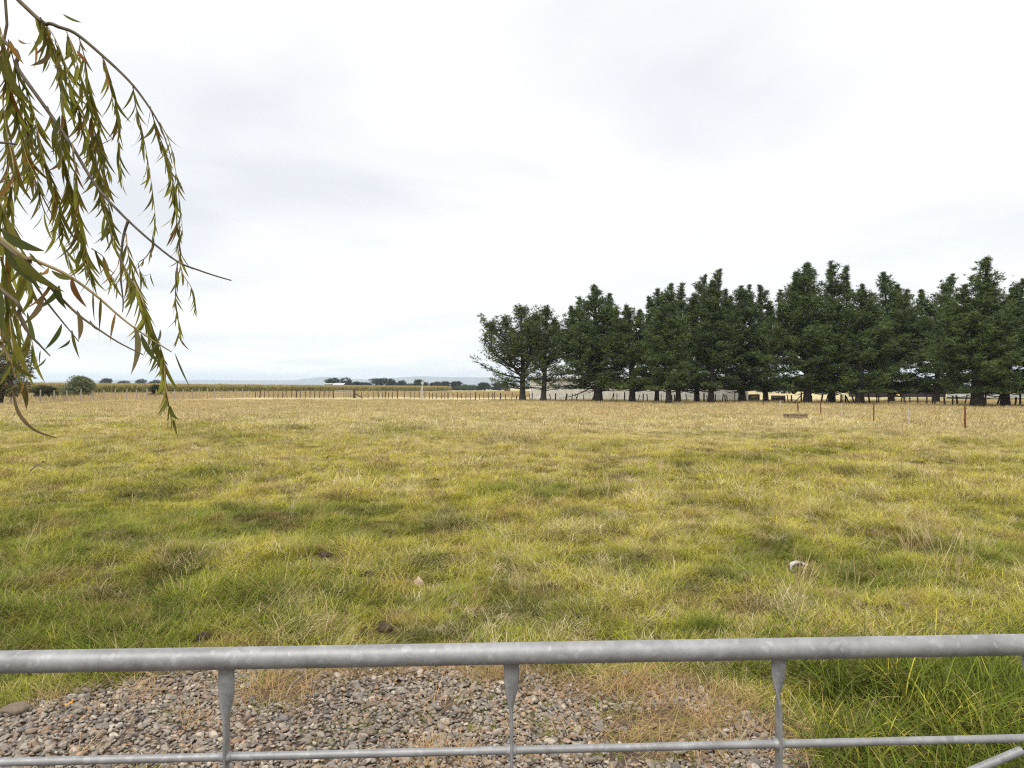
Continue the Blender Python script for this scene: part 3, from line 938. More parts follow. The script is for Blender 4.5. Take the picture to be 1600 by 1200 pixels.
def pine_tree(px, basey, topy_, crowny, lft, rgt, leaders, tw, dens, hue, seed, label, d=None, depthr=None):
    g = np.random.default_rng(seed); rnd = random.Random(seed)
    d = d or 1750.6 / (basey - HORY)
    k = d / F
    x0 = (px - 800) * k; H = (basey - topy_) * k; zb = (basey - crowny) * k
    Lr, Rr = (px - lft) * k, (rgt - px) * k
    Lr *= 1.1; Rr *= 1.1
    Dr = depthr or min(3.8, (Lr + Rr) * .55)
    root = empty('pine_tree', (x0, d, 0), 0, label=label, cat='tree', group='pines in the shelter belt behind the paddock')
    airy = hue > .3; hue = .2 if airy else hue
    wood = MB()
    r0 = tw * k * .5
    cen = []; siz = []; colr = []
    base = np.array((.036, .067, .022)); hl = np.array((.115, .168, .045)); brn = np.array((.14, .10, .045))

    def env(z, az):
        t_ = np.clip((z - zb) / max(H - zb, .1), 0, 1)
        rr = np.interp(t_, PROF_T, PROF_AIRY if airy else PROF_R)
        cx = math.cos(az)
        a = Rr if cx > 0 else Lr
        return rr * (a * Dr) / math.sqrt((Dr * cx) ** 2 + (a * math.sin(az)) ** 2 + 1e-9)

    lead = [((lp - px) * k, (basey - ly) * k) for lp, ly in leaders]
    for li, (lx, lh) in enumerate(lead):
        zf = 0 if li == 0 else H * rnd.uniform(.18, .4)
        ly = 0 if li == 0 else rnd.uniform(-.8, .8)
        npt = 12; path = []; rad = []
        for i in range(npt):
            f = i / (npt - 1); z = zf + (lh - zf) * f
            if li == 0:
                q = (lx * (f ** 1.5) + .05 * math.sin(f * 9 + seed), .05 * math.cos(f * 7 + seed), z if i else -.15)
                rr_ = r0 * (1.28 if i == 0 else 1) * (1 - .93 * f) ** .8
            else:
                ax = lead[0][0] * ((z / lead[0][1]) ** 1.5) if z < lead[0][1] else lead[0][0]
                q = (lx * min(1, f * 2.2) ** .7 if f < .5 else lx, ly * min(1, f * 2), z)
                rr_ = r0 * .5 * (1 - .93 * f)
            path.append(q); rad.append(max(rr_, .012))
        wood.tube(path, rad, 9 if li == 0 else 6)
        P_ = np.array(path)
        z = max(zb - .1, zf + .6)
        while z < lh - .05:
            cx = np.interp(z, P_[:, 2], P_[:, 0]); cy = np.interp(z, P_[:, 2], P_[:, 1])
            tt = (z - zb) / max(lh - zb, .1)
            nb = 6 if tt < .12 else (4 if rnd.random() < .7 else 3)
            a0 = rnd.uniform(0, 6.28)
            for b in range(nb):
                if rnd.random() > (dens + (.0 if airy else .12)) * (.85 if tt < .75 else 1.1): continue
                az = a0 + b * 6.283 / nb + rnd.gauss(0, .35)
                own = (lh - z) * (.9 if airy else .52) + (.5 if airy else .08)
                e = env(z, az) - (cx * math.cos(az) + cy * math.sin(az))
                ln = min(own * (1.0 if li else 1.2) + (0 if tt > .6 else 1.4), max(e * 1.14, .22)) * rnd.uniform(.52, 1.18)
                if tt < .5 and rnd.random() < .12: ln *= 1.15
                el = (.12 if airy else -.20) + .70 * tt + rnd.gauss(0, .18)
                if tt > .8: el += .25
                npb = max(4, int(ln * 3) + 2)
                pts = []; p = np.array((cx, cy, z)); dl = ln / npb
                for s in range(npb + 1):
                    pts.append(p.copy())
                    ee = el + .62 * (s / npb) ** 1.5
                    p = p + np.array((math.cos(az) * math.cos(ee), math.sin(az) * math.cos(ee), math.sin(ee))) * dl
                    az += rnd.gauss(0, .06)
                pts = np.array(pts)
                if ln > 1.0: wood.tube(pts[:: 2] if len(pts) > 6 else pts, list(np.linspace(.018 + .016 * ln, .008, len(pts[::2] if len(pts) > 6 else pts))), 4, cap=False)
                # foliage pads along the outer part of the branch
                npad = int(ln * (2.5 if airy else 3.4)) + 2
                hb = g.uniform(0, 1); wh = np.clip(hb, 0, 1)
                for q_ in range(npad):
                    s = 1 - (q_ / npad) * (.70 if ln > 1.6 else .9) * rnd.uniform(.85, 1.1)
                    s = min(max(s, .05), 1)
                    i = s * (len(pts) - 1); i0 = min(int(i), len(pts) - 2); pc = pts[i0] + (pts[i0 + 1] - pts[i0]) * (i - i0)
                    sp = .06 + .10 * min(ln, 2.2)
                    m_ = rnd.randint(4, 6)
                    off = g.normal(0, 1, (m_, 3)) * np.array((sp, sp, sp * .55)); off[:, 2] += .06
                    off[:, 2] = np.maximum(off[:, 2], zb - .15 + abs(rnd.gauss(0, .15)) - pc[2])
                    if pc[2] < zb - .45: continue
                    cen.append(pc + off); siz.append(g.uniform(.22, .37, m_) * (1 if ln > .8 else .72))
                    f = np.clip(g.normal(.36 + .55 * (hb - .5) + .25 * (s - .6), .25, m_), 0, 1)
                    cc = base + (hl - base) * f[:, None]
                    bf = np.clip(g.normal(hue, .18, m_), 0, .8)
                    cc = cc + (brn - cc) * bf[:, None]
                    colr.append(cc)
            z += rnd.uniform(.24, .38)
        # leader shoot
        top = P_[-1]
        for q_ in range(7):
            cen.append(np.array([top + np.array((g.normal(0, .04), g.normal(0, .04), -.12 * q_ + .12))])); siz.append(np.array([.20])); colr.append(np.array([hl]))
    # bare low limbs
    for b in range(5):
        az = rnd.choice((0, math.pi)) + rnd.gauss(0, .5); z = zb * rnd.uniform(.65, 1.05); ln = rnd.uniform(1.2, 2.4)
        pts = [(math.cos(az) * ln * s, math.sin(az) * ln * s, z + ln * (.35 * s - .25 * s * s) + rnd.gauss(0, .04)) for s in (0, .25, .5, .75, 1)]
        wood.tube(pts, [.07, .055, .04, .03, .015], 5)
    # root flare
    for b in range(5):
        a = b * 1.256 + rnd.random(); wood.tube([(0, 0, .45), (math.cos(a) * r0 * .9, math.sin(a) * r0 * .9, .12), (math.cos(a) * r0 * 1.7, math.sin(a) * r0 * 1.7, -.1)], [r0 * .5, r0 * .36, r0 * .16], 6)
    wood.build('trunk', M_bark, root)
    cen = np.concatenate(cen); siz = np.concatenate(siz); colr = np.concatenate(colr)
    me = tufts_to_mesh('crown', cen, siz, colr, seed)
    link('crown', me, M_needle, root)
    return root


PINES = [
    (817, 627.5, 487, 606, 742, 852, [(815, 487), (790, 500), (768, 510), (835, 498)], 10, .52, .31, 1, 'thin brownish pine at the left end of the tree row, leaning its crown left'),
    (850, 628, 487, 603, 822, 882, [(854, 487), (838, 498), (866, 505)], 9, .60, .32, 2, 'brownish see-through pine, second from the left end of the row'),
    (935, 629, 447, 606, 872, 985, [(928, 447), (952, 461), (905, 466), (892, 480)], 14, .86, .05, 3, 'broad dark pine with three tops and a forked low limb, third from the left'),
    (988, 630, 476, 607, 948, 1016, [(978, 476), (1000, 484), (962, 482)], 10, .82, .10, 4, 'lower round-topped pine between the broad three-topped pine and the twin trunks'),
    (1026, 629, 455, 606, 1000, 1046, [(1028, 452), (1014, 464)], 7, .85, .05, 5, 'slim pine with a thin trunk left of the twin pines'),
    (1044, 632, 447, 606, 1014, 1078, [(1049, 446), (1034, 462)], 9, .85, .05, 6, 'pine with pointed top and the nearest trunk in front of the white shed'),
    (1059, 629, 445, 606, 1035, 1094, [(1067, 444), (1082, 462)], 8, .85, .08, 7, 'pine just right of the nearest trunk, its crown merging with its neighbours'),
    (1088, 629, 430, 608, 1068, 1122, [(1103, 430), (1090, 462)], 8, .70, .16, 8, 'open-crowned pine with a slanting trunk in front of the white shed'),
    (1111, 630, 424, 606, 1086, 1142, [(1126, 422), (1112, 440), (1136, 452)], 9, .80, .08, 9, 'tall pine with a bushy top in front of the right half of the white shed'),
    (1160, 629, 447, 608, 1118, 1198, [(1158, 448), (1172, 446), (1140, 463)], 11, .84, .05, 10, 'pine whose trunk stands at the right end of the white shed'),
    (1197, 628.5, 448, 607, 1172, 1222, [(1187, 447), (1205, 470)], 8, .82, .05, 11, 'pine between the dark boxes and the end of the white shed'),
    (1262, 632, 412, 609, 1206, 1296, [(1262, 411), (1243, 426), (1220, 455)], 12, .92, .03, 12, 'tall dark pine with twin tops right of the dark boxes'),
    (1300, 631.5, 410, 610, 1272, 1342, [(1299, 409), (1320, 418)], 10, .92, .03, 13, 'tall narrow pine with a twin pointed top in the middle of the dark trees'),
    (1343, 633, 446, 611, 1308, 1388, [(1348, 446), (1366, 458)], 13, .90, .03, 14, 'dense pine with a thick trunk left of the gap above the dark barn'),
    (1392, 630, 427, 612, 1352, 1440, [(1381, 427), (1400, 448), (1420, 452)], 9, .84, .04, 15, 'bushy pine with slanting side tops above the dark barn'),
    (1462, 630, 430, 612, 1420, 1510, [(1490, 430), (1443, 454), (1470, 470)], 9, .82, .04, 16, 'pine with a leaning left top above the pale building'),
    (1526, 637, 403, 611, 1470, 1580, [(1545, 402), (1512, 446), (1535, 440)], 18, .88, .05, 17, 'tallest pine, thickest trunk, near the right edge'),
    (1571, 636, 437, 612, 1540, 1625, [(1602, 436), (1585, 452)], 11, .86, .05, 18, 'dark pine cut by the right edge of the picture'),
    (1655, 638, 420, 612, 1600, 1720, [(1655, 420), (1680, 440)], 13, .86, .05, 19, 'pine of the row just outside the right edge'),
]
for pt in PINES:
    pine_tree(*pt[:10], pt[10] * 7 + 3, pt[11])

# ------------------------------------------------------------------ other trees and bushes


FT = 'far trees behind the maize field'


def lobe_tree(name, px, topy, wpx, d, label, col, group=None, lobes=7, leaf=.5, nper=120, trunk=True, base=0.0, cat='tree', squash=1.0, seed=1, colvar=.25, spiky=False, crown_name='crown'):
    g = np.random.default_rng(seed); k = d / F
    x0 = (px - 800) * k; H = (HORY - topy) * k + CAMZ; W = wpx * k
    root = empty(name, (x0, d, base), 0, label=label, cat=cat, group=group)
    H -= base
    mb = MB()
    if trunk:
        mb.tube([(0, 0, -.1), (.05 * W, 0, H * .3), (0, 0, H * .7)], [.05 * W, .035 * W, .012 * W], 7)
        for q in range(4):
            a = g.uniform(0, 6.28); mb.tube([(0, 0, H * .28), (math.cos(a) * W * .2, math.sin(a) * W * .2, H * .55), (math.cos(a) * W * .32, math.sin(a) * W * .32, H * .72)], [.022 * W, .015 * W, .006 * W], 5)
    else:
        for q in range(7):
            a = g.uniform(0, 6.28); mb.tube([(0, 0, -.05), (math.cos(a) * W * .15, math.sin(a) * W * .15, H * .4), (math.cos(a) * W * .3, math.sin(a) * W * .3, H * .7)], [.02 * W, .014 * W, .005 * W], 5)
    mb.build('trunk' if trunk else 'stem', M_bark, root)
    cen = []; siz = []; cl = []
    z0 = H * (.12 if group == FT else (.36 if trunk else .2))
    for q in range(lobes):
        a = g.uniform(0, 6.28); rr = W * .5 * g.uniform(.1, .62); zz = g.uniform(z0, H * .80)
        fz = 1 - max(0, (zz - H * .5) / (H * .5)) * .6
        c = np.array((math.cos(a) * rr * fz, math.sin(a) * rr * fz, zz))
        if q == 0: c = np.array((g.normal(0, .08 * W), 0, H * .74))
        R_ = np.array((W * .26, W * .26, min(W * .22, H * .24) * squash)) * g.uniform(.75, 1.15)
        v = g.normal(0, 1, (nper, 3)); v /= np.linalg.norm(v, axis=1)[:, None]; v *= g.uniform(.55, 1.05, nper)[:, None] ** .5
        p = c + v * R_
        p[:, 2] = np.clip(p[:, 2], H * .06, H * 1.02)
        cen.append(p); siz.append(g.uniform(.6, 1.2, nper) * leaf)
        b = np.array(col) * (1 + g.normal(0, colvar * .6)); cl.append(b * (1 + g.normal(0, colvar, nper))[:, None].clip(.4, 1.8))
    cen = np.concatenate(cen); siz = np.concatenate(siz); cl = np.clip(np.concatenate(cl), .004, 1)
    me = tufts_to_mesh(crown_name, cen, siz, cl, seed)
    link(crown_name, me, M_bushleaf, root)
    return root


DG = (.030, .045, .022)
FT = 'far trees behind the maize field'
for i, (px, ty, wp, d, lab, col) in enumerate((
        (520, 590.5, 26, 430, 'dark round far tree behind the small pale farm building', DG),
        (541, 590, 22, 440, 'dark domed far tree right of the small farm building', DG),
        (558, 597, 17, 450, 'small dark far tree right of the two domed trees', DG),
        (575, 598, 17, 460, 'low dark far bush left of the widest far tree', DG),
        (592, 590.5, 33, 440, 'widest and tallest dark tree of the far group', DG),
        (612, 591.5, 15, 450, 'narrow dark far tree against the right side of the widest one', DG),
        (625, 594, 15, 455, 'dark far tree at the right end of the close far group', DG),
        (640, 599, 22, 470, 'low olive far hedge tree left of the reddish one', (.05, .055, .025)),
        (631 + 24, 593.5, 17, 430, 'dark far tree with a high top behind the white post', DG),
        (664, 596, 10, 440, 'small dark far tree right of the white post', DG),
        (676, 596.5, 8, 440, 'small pointed far tree left of the reddish far trees', DG),
        (684, 597, 13, 445, 'reddish brown far tree above the end of the maize', (.085, .045, .030)),
        (697, 596, 14, 445, 'dark far tree right of the reddish one', DG),
        (712, 596.5, 20, 430, 'dark round far tree at the end of the maize', DG),
        (732, 601.5, 36, 420, 'pale green low far trees left of the first pine', (.06, .085, .035)),
        (757, 598, 20, 410, 'dark green far tree under the left side of the first pine', DG),
        (780, 598.5, 30, 400, 'dark far trees just behind the first pine trunk', DG),
        (167, 591.5, 20, 520, 'leftmost of the four domed far trees right of the green bush', DG),
        (193, 594.5, 22, 560, 'lowest of the four domed far trees on the left horizon', DG),
        (218, 592, 22, 520, 'dark domed far tree left of the hanging willow twig', DG),
        (243, 593, 24, 540, 'domed far tree behind the hanging willow twig', DG),
        (345, 600.5, 22, 600, 'tiny dark far tree on the horizon behind the left maize', DG))):
    lobe_tree('tree', px, ty, wp * (1.35 if px > 400 else 1.1), d, lab, col, FT, 11, 1.3 if wp > 12 else .9, 60, True, seed=700 + i, squash=.95)

lobe_tree('tree', -2, 534, 118, 66, 'brown-leaved tree behind the fence at the left edge', (.125, .108, .05), None, 15, .30, 240, True, seed=801, squash=1.25)
lobe_tree('shrub', 122, 588, 58, 92, 'round grey green bush behind the left fence', (.20, .22, .11), None, 18, .30, 190, False, cat='bush', seed=802, squash=1.3, crown_name='foliage')
lobe_tree('shrub', 178 - 110, 604, 46, 84, 'low dark shrub left of the round bush', (.06, .065, .03), None, 7, .4, 120, False, cat='bush', seed=803, crown_name='foliage')
lobe_tree('shrub', 243, 603, 26, 100, 'small dark shrub in the maize edge by the hanging twig', (.05, .06, .025), None, 6, .4, 110, False, cat='bush', seed=804, crown_name='foliage')
lobe_tree('shrub', 793, 609, 12, 240, 'small orange brown shrub left of the first pine trunk', (.20, .11, .04), None, 5, .7, 50, False, cat='bush', seed=805, crown_name='foliage')
# hedge far behind the right hand pines
for i, (px, ty, wp, d, lab) in enumerate(((1195, 594, 60, 190, 'dark hedge tree far behind the gap at the dark boxes'), (1240, 592, 62, 185, 'dark hedge tree far behind the tall twin-topped pine'),
                                          (1290, 594, 60, 180, 'dark hedge tree far behind the middle dark pines'), (1338, 593, 58, 176, 'dark hedge tree far behind the dense thick-trunked pine'),
                                          (1384, 596, 50, 172, 'dark hedge tree far behind, left of the barn'))):
    lobe_tree('tree', px, ty, wp, d, lab, (.028, .040, .020), 'dark hedge trees far behind the pines', 8, .9, 110, False, seed=850 + i, squash=1.1)

# ------------------------------------------------------------------ maize field
def corn_mesh(seed):
    g = np.random.default_rng(seed)
    V = []; T = []; Cc = []

    def strip(p0, p1, p2, w, c):
        b = len(V); s = np.cross(np.array(p1) - p0, (0, 0, 1.)); s = s / (np.linalg.norm(s) + 1e-6) * w * .5
        if np.linalg.norm(s) < 1e-6: s = np.array((w * .5, 0, 0))
        for p, f in ((p0, 1), (p1, .9)): V.append(np.array(p) - s * f); V.append(np.array(p) + s * f)
        V.append(np.array(p2))
        T.extend([(b, b + 1, b + 3), (b, b + 3, b + 2), (b + 2, b + 3, b + 4)]); Cc.extend([c] * 5)
    for st in range(4):
        ox, oy = g.normal(0, .45, 2); h = g.uniform(2.0, 2.35)
        strip(np.array((ox, oy, 0)), np.array((ox + .03, oy + .001, h * .6)), np.array((ox, oy, h)), .06, (1, .1, 0))
        for l in range(9):
            a = g.uniform(0, 6.28); z = h * g.uniform(.25, .85); ln = g.uniform(.45, .75)
            dx, dy = math.cos(a), math.sin(a)
            dry = 1 if g.uniform() < .25 else .05
            strip(np.array((ox, oy, z)), np.array((ox + dx * ln * .6, oy + dy * ln * .6, z + .32)), np.array((ox + dx * ln, oy + dy * ln, z + .1)), .11, (g.uniform(.7, 1.2), dry, 0))
        for l in range(4):
            a = g.uniform(0, 6.28)
            strip(np.array((ox, oy, h - .1)), np.array((ox + math.cos(a) * .1, oy + math.sin(a) * .1, h + .18)), np.array((ox + math.cos(a) * .16, oy + math.sin(a) * .16, h + .32)), .05, (1.1, 1, 0))
    me = tri_mesh('maize_%d' % seed, np.array(V), np.array(T), False, np.array(Cc), 'blade'); me.materials.append(M_corn)
    return me


CORN = src_collection('maize', [corn_mesh(k) for k in range(6)])
# front line of the field runs away from the camera to the right
cA = np.array(((-60 - 800) / F * 108, 108.0)); cB = np.array(((704 - 800) / F * 350, 350.0))
u = (cB - cA) / np.linalg.norm(cB - cA); vv = np.array((-u[1], u[0]))
Ltot = np.linalg.norm(cB - cA)
m = 15000
a = rng.uniform(-60, Ltot, m); b = np.abs(rng.exponential(9, m)) * (1 + a.clip(0) / 120)
a2 = rng.uniform(-60, Ltot, 5000); b2 = rng.uniform(0, 160, 5000)
a = np.concatenate([a, a2]); b = np.concatenate([b, b2])
b = np.round(b / .9) * .9 + rng.normal(0, .1, len(b))
xy = cA[None] + a[:, None] * u[None] + b[:, None] * vv[None]
n = len(xy)
cn = fbm(xy[:, 0], xy[:, 1], 14, 15, 2)
tint = lerp(np.broadcast_to(np.array((.17, .20, .04)), (n, 3)), np.broadcast_to(np.array((.38, .34, .10)), (n, 3)), np.clip(cn * 1.2 - .1 + rng.normal(0, .15, n), 0, 1))
scatter('maize_field', CORN, np.stack([xy[:, 0], xy[:, 1], np.zeros(n)], 1), np.stack([np.zeros(n), np.zeros(n), rng.uniform(0, 6.28, n)], 1), rng.uniform(.86, 1.06, n), tint, rng.integers(0, 6, n),
        'ripening maize crop in rows with straw coloured tassels')
# rough dry grass between the fences and the maize
G_pink = np.array((.66, .52, .38))
m = 14000
x = rng.uniform(-95, 25, m); y = rng.uniform(68, 190, m)
rel = (np.stack([x, y], 1) - cA) @ vv
k = (rel < -1) & (np.abs(x) < .82 * y) & ((x < -51.7 + (y - 70) * .2325 - .8) | (y > 114))
x = x[k]; y = y[k]; n = len(x)
tint = lerp(np.broadcast_to(G_pink, (n, 3)), np.broadcast_to(G_pale, (n, 3)), rng.uniform(0, 1, n)); gg = rng.uniform(0, 1, n) < .1
tint = np.where(gg[:, None], G_yel * .9, tint)
near_f = sstep(-14, -2, rel[k] * 0 - 5)
scatter('rough_grass', STEMF, np.stack([x, y, np.zeros(n)], 1), rot_for(n, rng, x, y, .05), np.stack([rng.uniform(1.4, 2.4, n)] * 2 + [rng.uniform(1.8, 3.1, n)], 1), tint, rng.integers(0, 4, n),
        'tall rough dry grass between the fences and the maize')

# ------------------------------------------------------------------ fences
rf = random.Random(77)


def post_mesh(r, h, square=False, seed=0):
    rr = random.Random(seed); mb = MB()
    if square:
        mb.box((0, 0, h / 2 - .15), (r * 2, r * 1.5, h + .3), None, r * .12, rr)
    else:
        mb.tube([(0, 0, -.3), (rr.uniform(-.01, .01), 0, h * .5), (0, 0, h)], [r, r * .95, r * .88], 8)
    return mb.mesh('post')


def add_post(root, me, mat, x, y, lean=0.0, leany=0.0, name='post', sc=1.0, lab=None):
    if not me.materials: me.materials.append(mat)
    o = bpy.data.objects.new(name, me); COL.objects.link(o); o.parent = root
    o.location = (x, y, 0); o.rotation_euler = (leany, lean, rf.uniform(-.4, .4)); o.scale = (1, 1, sc)
    if lab: o['label'] = lab
    return o


def wires(root, pts, zs, r=.004):
    for z in zs:
        mb = MB(); mb.tube([(p[0], p[1], z + .015 * math.sin(i * 1.7 + z * 9)) for i, p in enumerate(pts)], r, 4); mb.build('wire', M_wire, root)


# left fence, running away from the camera
fa = empty('left_fence'[5:] if False else 'post_fence', (0, 0, 0), label='grey wooden post and wire fence along the left side, in front of the maize', cat='fence')
A0 = np.array((-51.7, 70.0)); A1 = np.array((-42.4, 110.0)); ad = (A1 - A0) / np.linalg.norm(A1 - A0)
M1 = [post_mesh(.055, 1.4, True, k) for k in range(4)]; M2 = [post_mesh(.11, 1.35, False, k) for k in range(2)]
fpts = []
for i in range(-3, 25):
    p = A0 + ad * (i * 1.7); fpts.append(p)
    th = (i == 0 or i == 6 or i == 16)
    add_post(fa, M2[i % 2] if th else M1[i % 4], M_postg, p[0], p[1], rf.gauss(0, .04), rf.gauss(0, .03), 'post', rf.uniform(.95, 1.12))
wires(fa, fpts, (.25, .5, .75, .98))

# fence along the far side, to the small gate
fb = empty('post_fence', (0, 0, 0), label='dark wooden post fence along the far side, left of the distant gate', cat='fence')
B0 = A0 + ad * (25 * 1.7); B1 = P(521, 622, 108)[:2]
M3 = [post_mesh(.045, 1.15, True, 20 + k) for k in range(4)]; M4 = [post_mesh(.10, 1.3, False, 30 + k) for k in range(2)]
nb = 17; fpts = []
for i in range(nb + 1):
    p = B0 + (B1 - B0) * i / nb; fpts.append(p)
    th = i in (1, 9, nb)
    add_post(fb, M4[i % 2] if th else M3[i % 4], M_post, p[0], p[1], rf.gauss(0, .04), 0, 'post', rf.uniform(.9, 1.1))
wires(fb, fpts, (.3, .6, .9))
# distant gate
dg0 = P(522, 622, 108); dg1 = P(552, 622, 108)
dg = empty('field_gate', (dg0[0], dg0[1], 0), 0, label='pale metal field gate far across the paddock, under the maize', cat='gate')
wg = dg1[0] - dg0[0]
for z in (.15, .4, .65, .9, 1.2):
    mb = MB(); mb.tube([(.1, 0, z), (wg - .1, 0, z)], .03 if z > 1 else .018, 6); mb.build('rail', M_pale, dg)
for fx in (.03, .5, .62, .74, .86, .97):
    mb = MB(); mb.tube([(wg * fx, .0, .15), (wg * fx, 0, 1.2)], .02, 6); mb.build('upright', M_pale if fx < .1 or fx > .9 else M_post, dg)
gp = empty('gate_post', (dg1[0] + .15, dg1[1], 0), 0, label='thick dark strainer post with a slanting brace, right of the distant gate', cat='post')
mb = MB(); mb.tube([(0, 0, -.3), (0, 0, 1.5)], [.2, .18], 10); mb.build('post', M_post, gp)
mb = MB(); mb.tube([(.12, 0, .75), (1.35, 0, .02)], .08, 7); mb.build('brace', M_post, gp)

# fence from the gate to the tree row, then along the trees
fc = empty('post_fence', (0, 0, 0), label='crooked dark wooden post fence along the foot of the pine trees', cat='fence')


def row_d(px):           # depth of the fence under the trees, from the photo's straight base line
    X = np.interp(px, [560, 700, 782, 850, 1000, 1160, 1342, 1526, 1620], [106, 99, 86, 81.5, 77, 71.5, 66, 60, 57.2])
    return float(X)


CP = [(565, 0, 1), (584, 0, 1.2), (598, 0, 1), (613, 0, 1), (641, 0, 1), (648, 0, 1), (664, 0, 1), (671, 0, 1), (676, 0, 1), (695, 0, 1), (708, 0, 1), (602, 0, 1.5), (621, 0, 2), (591, 0, 1.3), (575, 0, 1), (607, 0, 1), (632, 0, 1), (655, 0, 1.2), (682, 0, 1), (690, 0, 1), (700, 0, 2), (715, 0, 1), (721, 0, 1), (728, 0, 1),
      (735, 0, 1), (743, 0, 2), (749, .0, 1), (756, 0, 1), (763, 0, 1), (770, 0, 1), (773, 0, 1), (782, 0, 2), (790, 0, 1), (799, .15, 1), (806, .25, 1), (828, 0, 1), (831, .1, 1), (843, .32, 1), (861, -.2, 1), (868, 0, 2),
      (883, .2, 1), (885, .1, 1), (893, .1, 1), (900, .25, 1), (902, -.25, 1), (912, 0, 1), (924, .4, 1), (955, .3, 1), (959, 0, 1), (964, 0, 1), (976, 0, 2), (982, .2, 1), (997, .2, 1),
      (1005, 0, 1.4), (1012, -.1, 1.4), (1033, 0, 1), (1050, 0, 1.2), (1054, 0, 1.4), (1062, 0, 1), (1073, -.1, 1.2), (1091, .1, 1), (1100, 0, 2.2), (1106, -.15, 1), (1118, 0, 1), (1128, .15, 1.3), (1134, -.2, 1.3), (1138, -.3, 1), (1148, 0, 1),
      (1184, 0, 1.2), (1226, 0, 1.3), (1232, -.15, 1), (1237, 0, 1.4), (1252, 0, 2), (1268, 0, 1.6), (1283, .15, 1.8), (1290, .3, 1.3), (1314, 0, 1.6), (1317, 0, 1), (1321, 0, 1.6), (1327, -.35, 1.6), (1335, -.25, 1.5),
      (1359, -.05, 2), (1370, 0, 1.2), (1373, 0, 1.2), (1388, -.05, 1.3), (1407, .15, 1.2), (1414, -.08, 2), (1423, -.12, 1.2), (1434, -.05, 1.4), (1448, 0, 1.5), (1457, -.08, 1.3), (1461, -.15, 1.3), (1476, -.04, 2), (1488, .08, 1.5), (1496, -.12, 1.7), (1507, .2, 1.2),
      (1540, -.04, 2), (1557, .3, 1.7), (1562, .18, 1.2), (1586, .1, 1.7), (1594, 0, 2.4), (1612, .1, 1.5), (1630, -.1, 1.5), (1650, 0, 2)]
CP.sort()
CM = [post_mesh(.045, .95, True, 50 + k) for k in range(5)]; CMT = [post_mesh(.085, 1.05, False, 60 + k) for k in range(3)]
fpts = []
for i, (px, lean, th) in enumerate(CP):
    d = row_d(px) + 1.3; x = (px - 800) / F * d; fpts.append((x, d))
    o = add_post(fc, CMT[i % 3] if th >= 1.9 else CM[i % 5], M_post, x, d, lean, rf.gauss(0, .05), 'post', rf.uniform(.85, 1.15))
    if 1 < th < 1.9: o.scale = (th * .85, th * .85, o.scale[2])
wires(fc, fpts[::3], (.35, .65, .85), .005)
d = row_d(1245) + 1.1
mb = MB(); mb.tube([(P(1240, 631, d)[0], d, .08), (P(1253, 621, d)[0], d, .95)], .05, 6); mb.build('brace', M_postg, fc, label='pale slanting timber brace')

# right hand wire fence with steel posts
fd = empty('wire_fence', (0, 0, 0), label='sparse wire fence of rusty and pale posts in the tall straw grass on the right', cat='fence')
pts = []
for (px, by, ty, mat, r) in ((1508, 672, 636, M_rust, .038), (1420, 665, 640, M_pale, .04), (1365, 660, 631, M_rust, .032), (1315, 653, 630, M_pale, .04), (1283, 650, 628, M_rust, .036),
                             (1247, 645, 628, M_rust, .05), (1219, 640, 626, M_pale, .05), (1192, 636, 624, M_post, .05)):
    d = 1750.6 / (by - HORY); x = (px - 800) / F * d; h = (by - ty) * d / F
    mb = MB()
    if mat is M_rust:                                   # Y section steel standard with lugs
        for a in (0.3, 2.4, 4.5):
            mb.box((math.cos(a) * r * .5, math.sin(a) * r * .5, h / 2 - .15), (r, .008, h + .3), Matrix.Rotation(a, 3, 'Z'))
        for q in range(5): mb.box((r * .9, 0, h * (.25 + .17 * q)), (.03, .02, .03))
        mb.tube([(-.012, 0, h * .3), (.045, .01, h * .34), (.03, 0, h * .62), (.05, 0, h * .66)], .012, 5)
    else:
        mb.tube([(0, 0, -.3), (.02, 0, h * .6), (0, 0, h)], [r, r * .9, r * .8], 7)
    o = mb.build('post', mat, fd, label='rusty steel post' if mat is M_rust else ('pale grey post' if mat is M_pale else None))
    o.location = (x, d, float(ground_h(x, d))); o.rotation_euler = (0, rf.gauss(0.02, .025), rf.uniform(0, 3))
    pts.append((x, d))
wires(fd, pts, (.45, .75), .0025)

# ------------------------------------------------------------------ white shed behind the pines
def corrugated(x0, x1, z0, z1, pitch, dep, d=0.0):
    n = int((x1 - x0) / pitch); V = []; Fs = []
    prof = [(0, 0), (.28, 0), (.40, -1), (.60, -1), (.72, 0)]
    xsn = []
    for i in range(n):
        for (f, dp) in prof: xsn.append((x0 + (i + f) * pitch, dp * dep + d))
    xsn.append((x1, d))
    for (x, y) in xsn: V += [(x, y, z0), (x, y, z1)]
    for i in range(len(xsn) - 1): Fs.append((2 * i, 2 * i + 2, 2 * i + 3, 2 * i + 1))
    return V, Fs


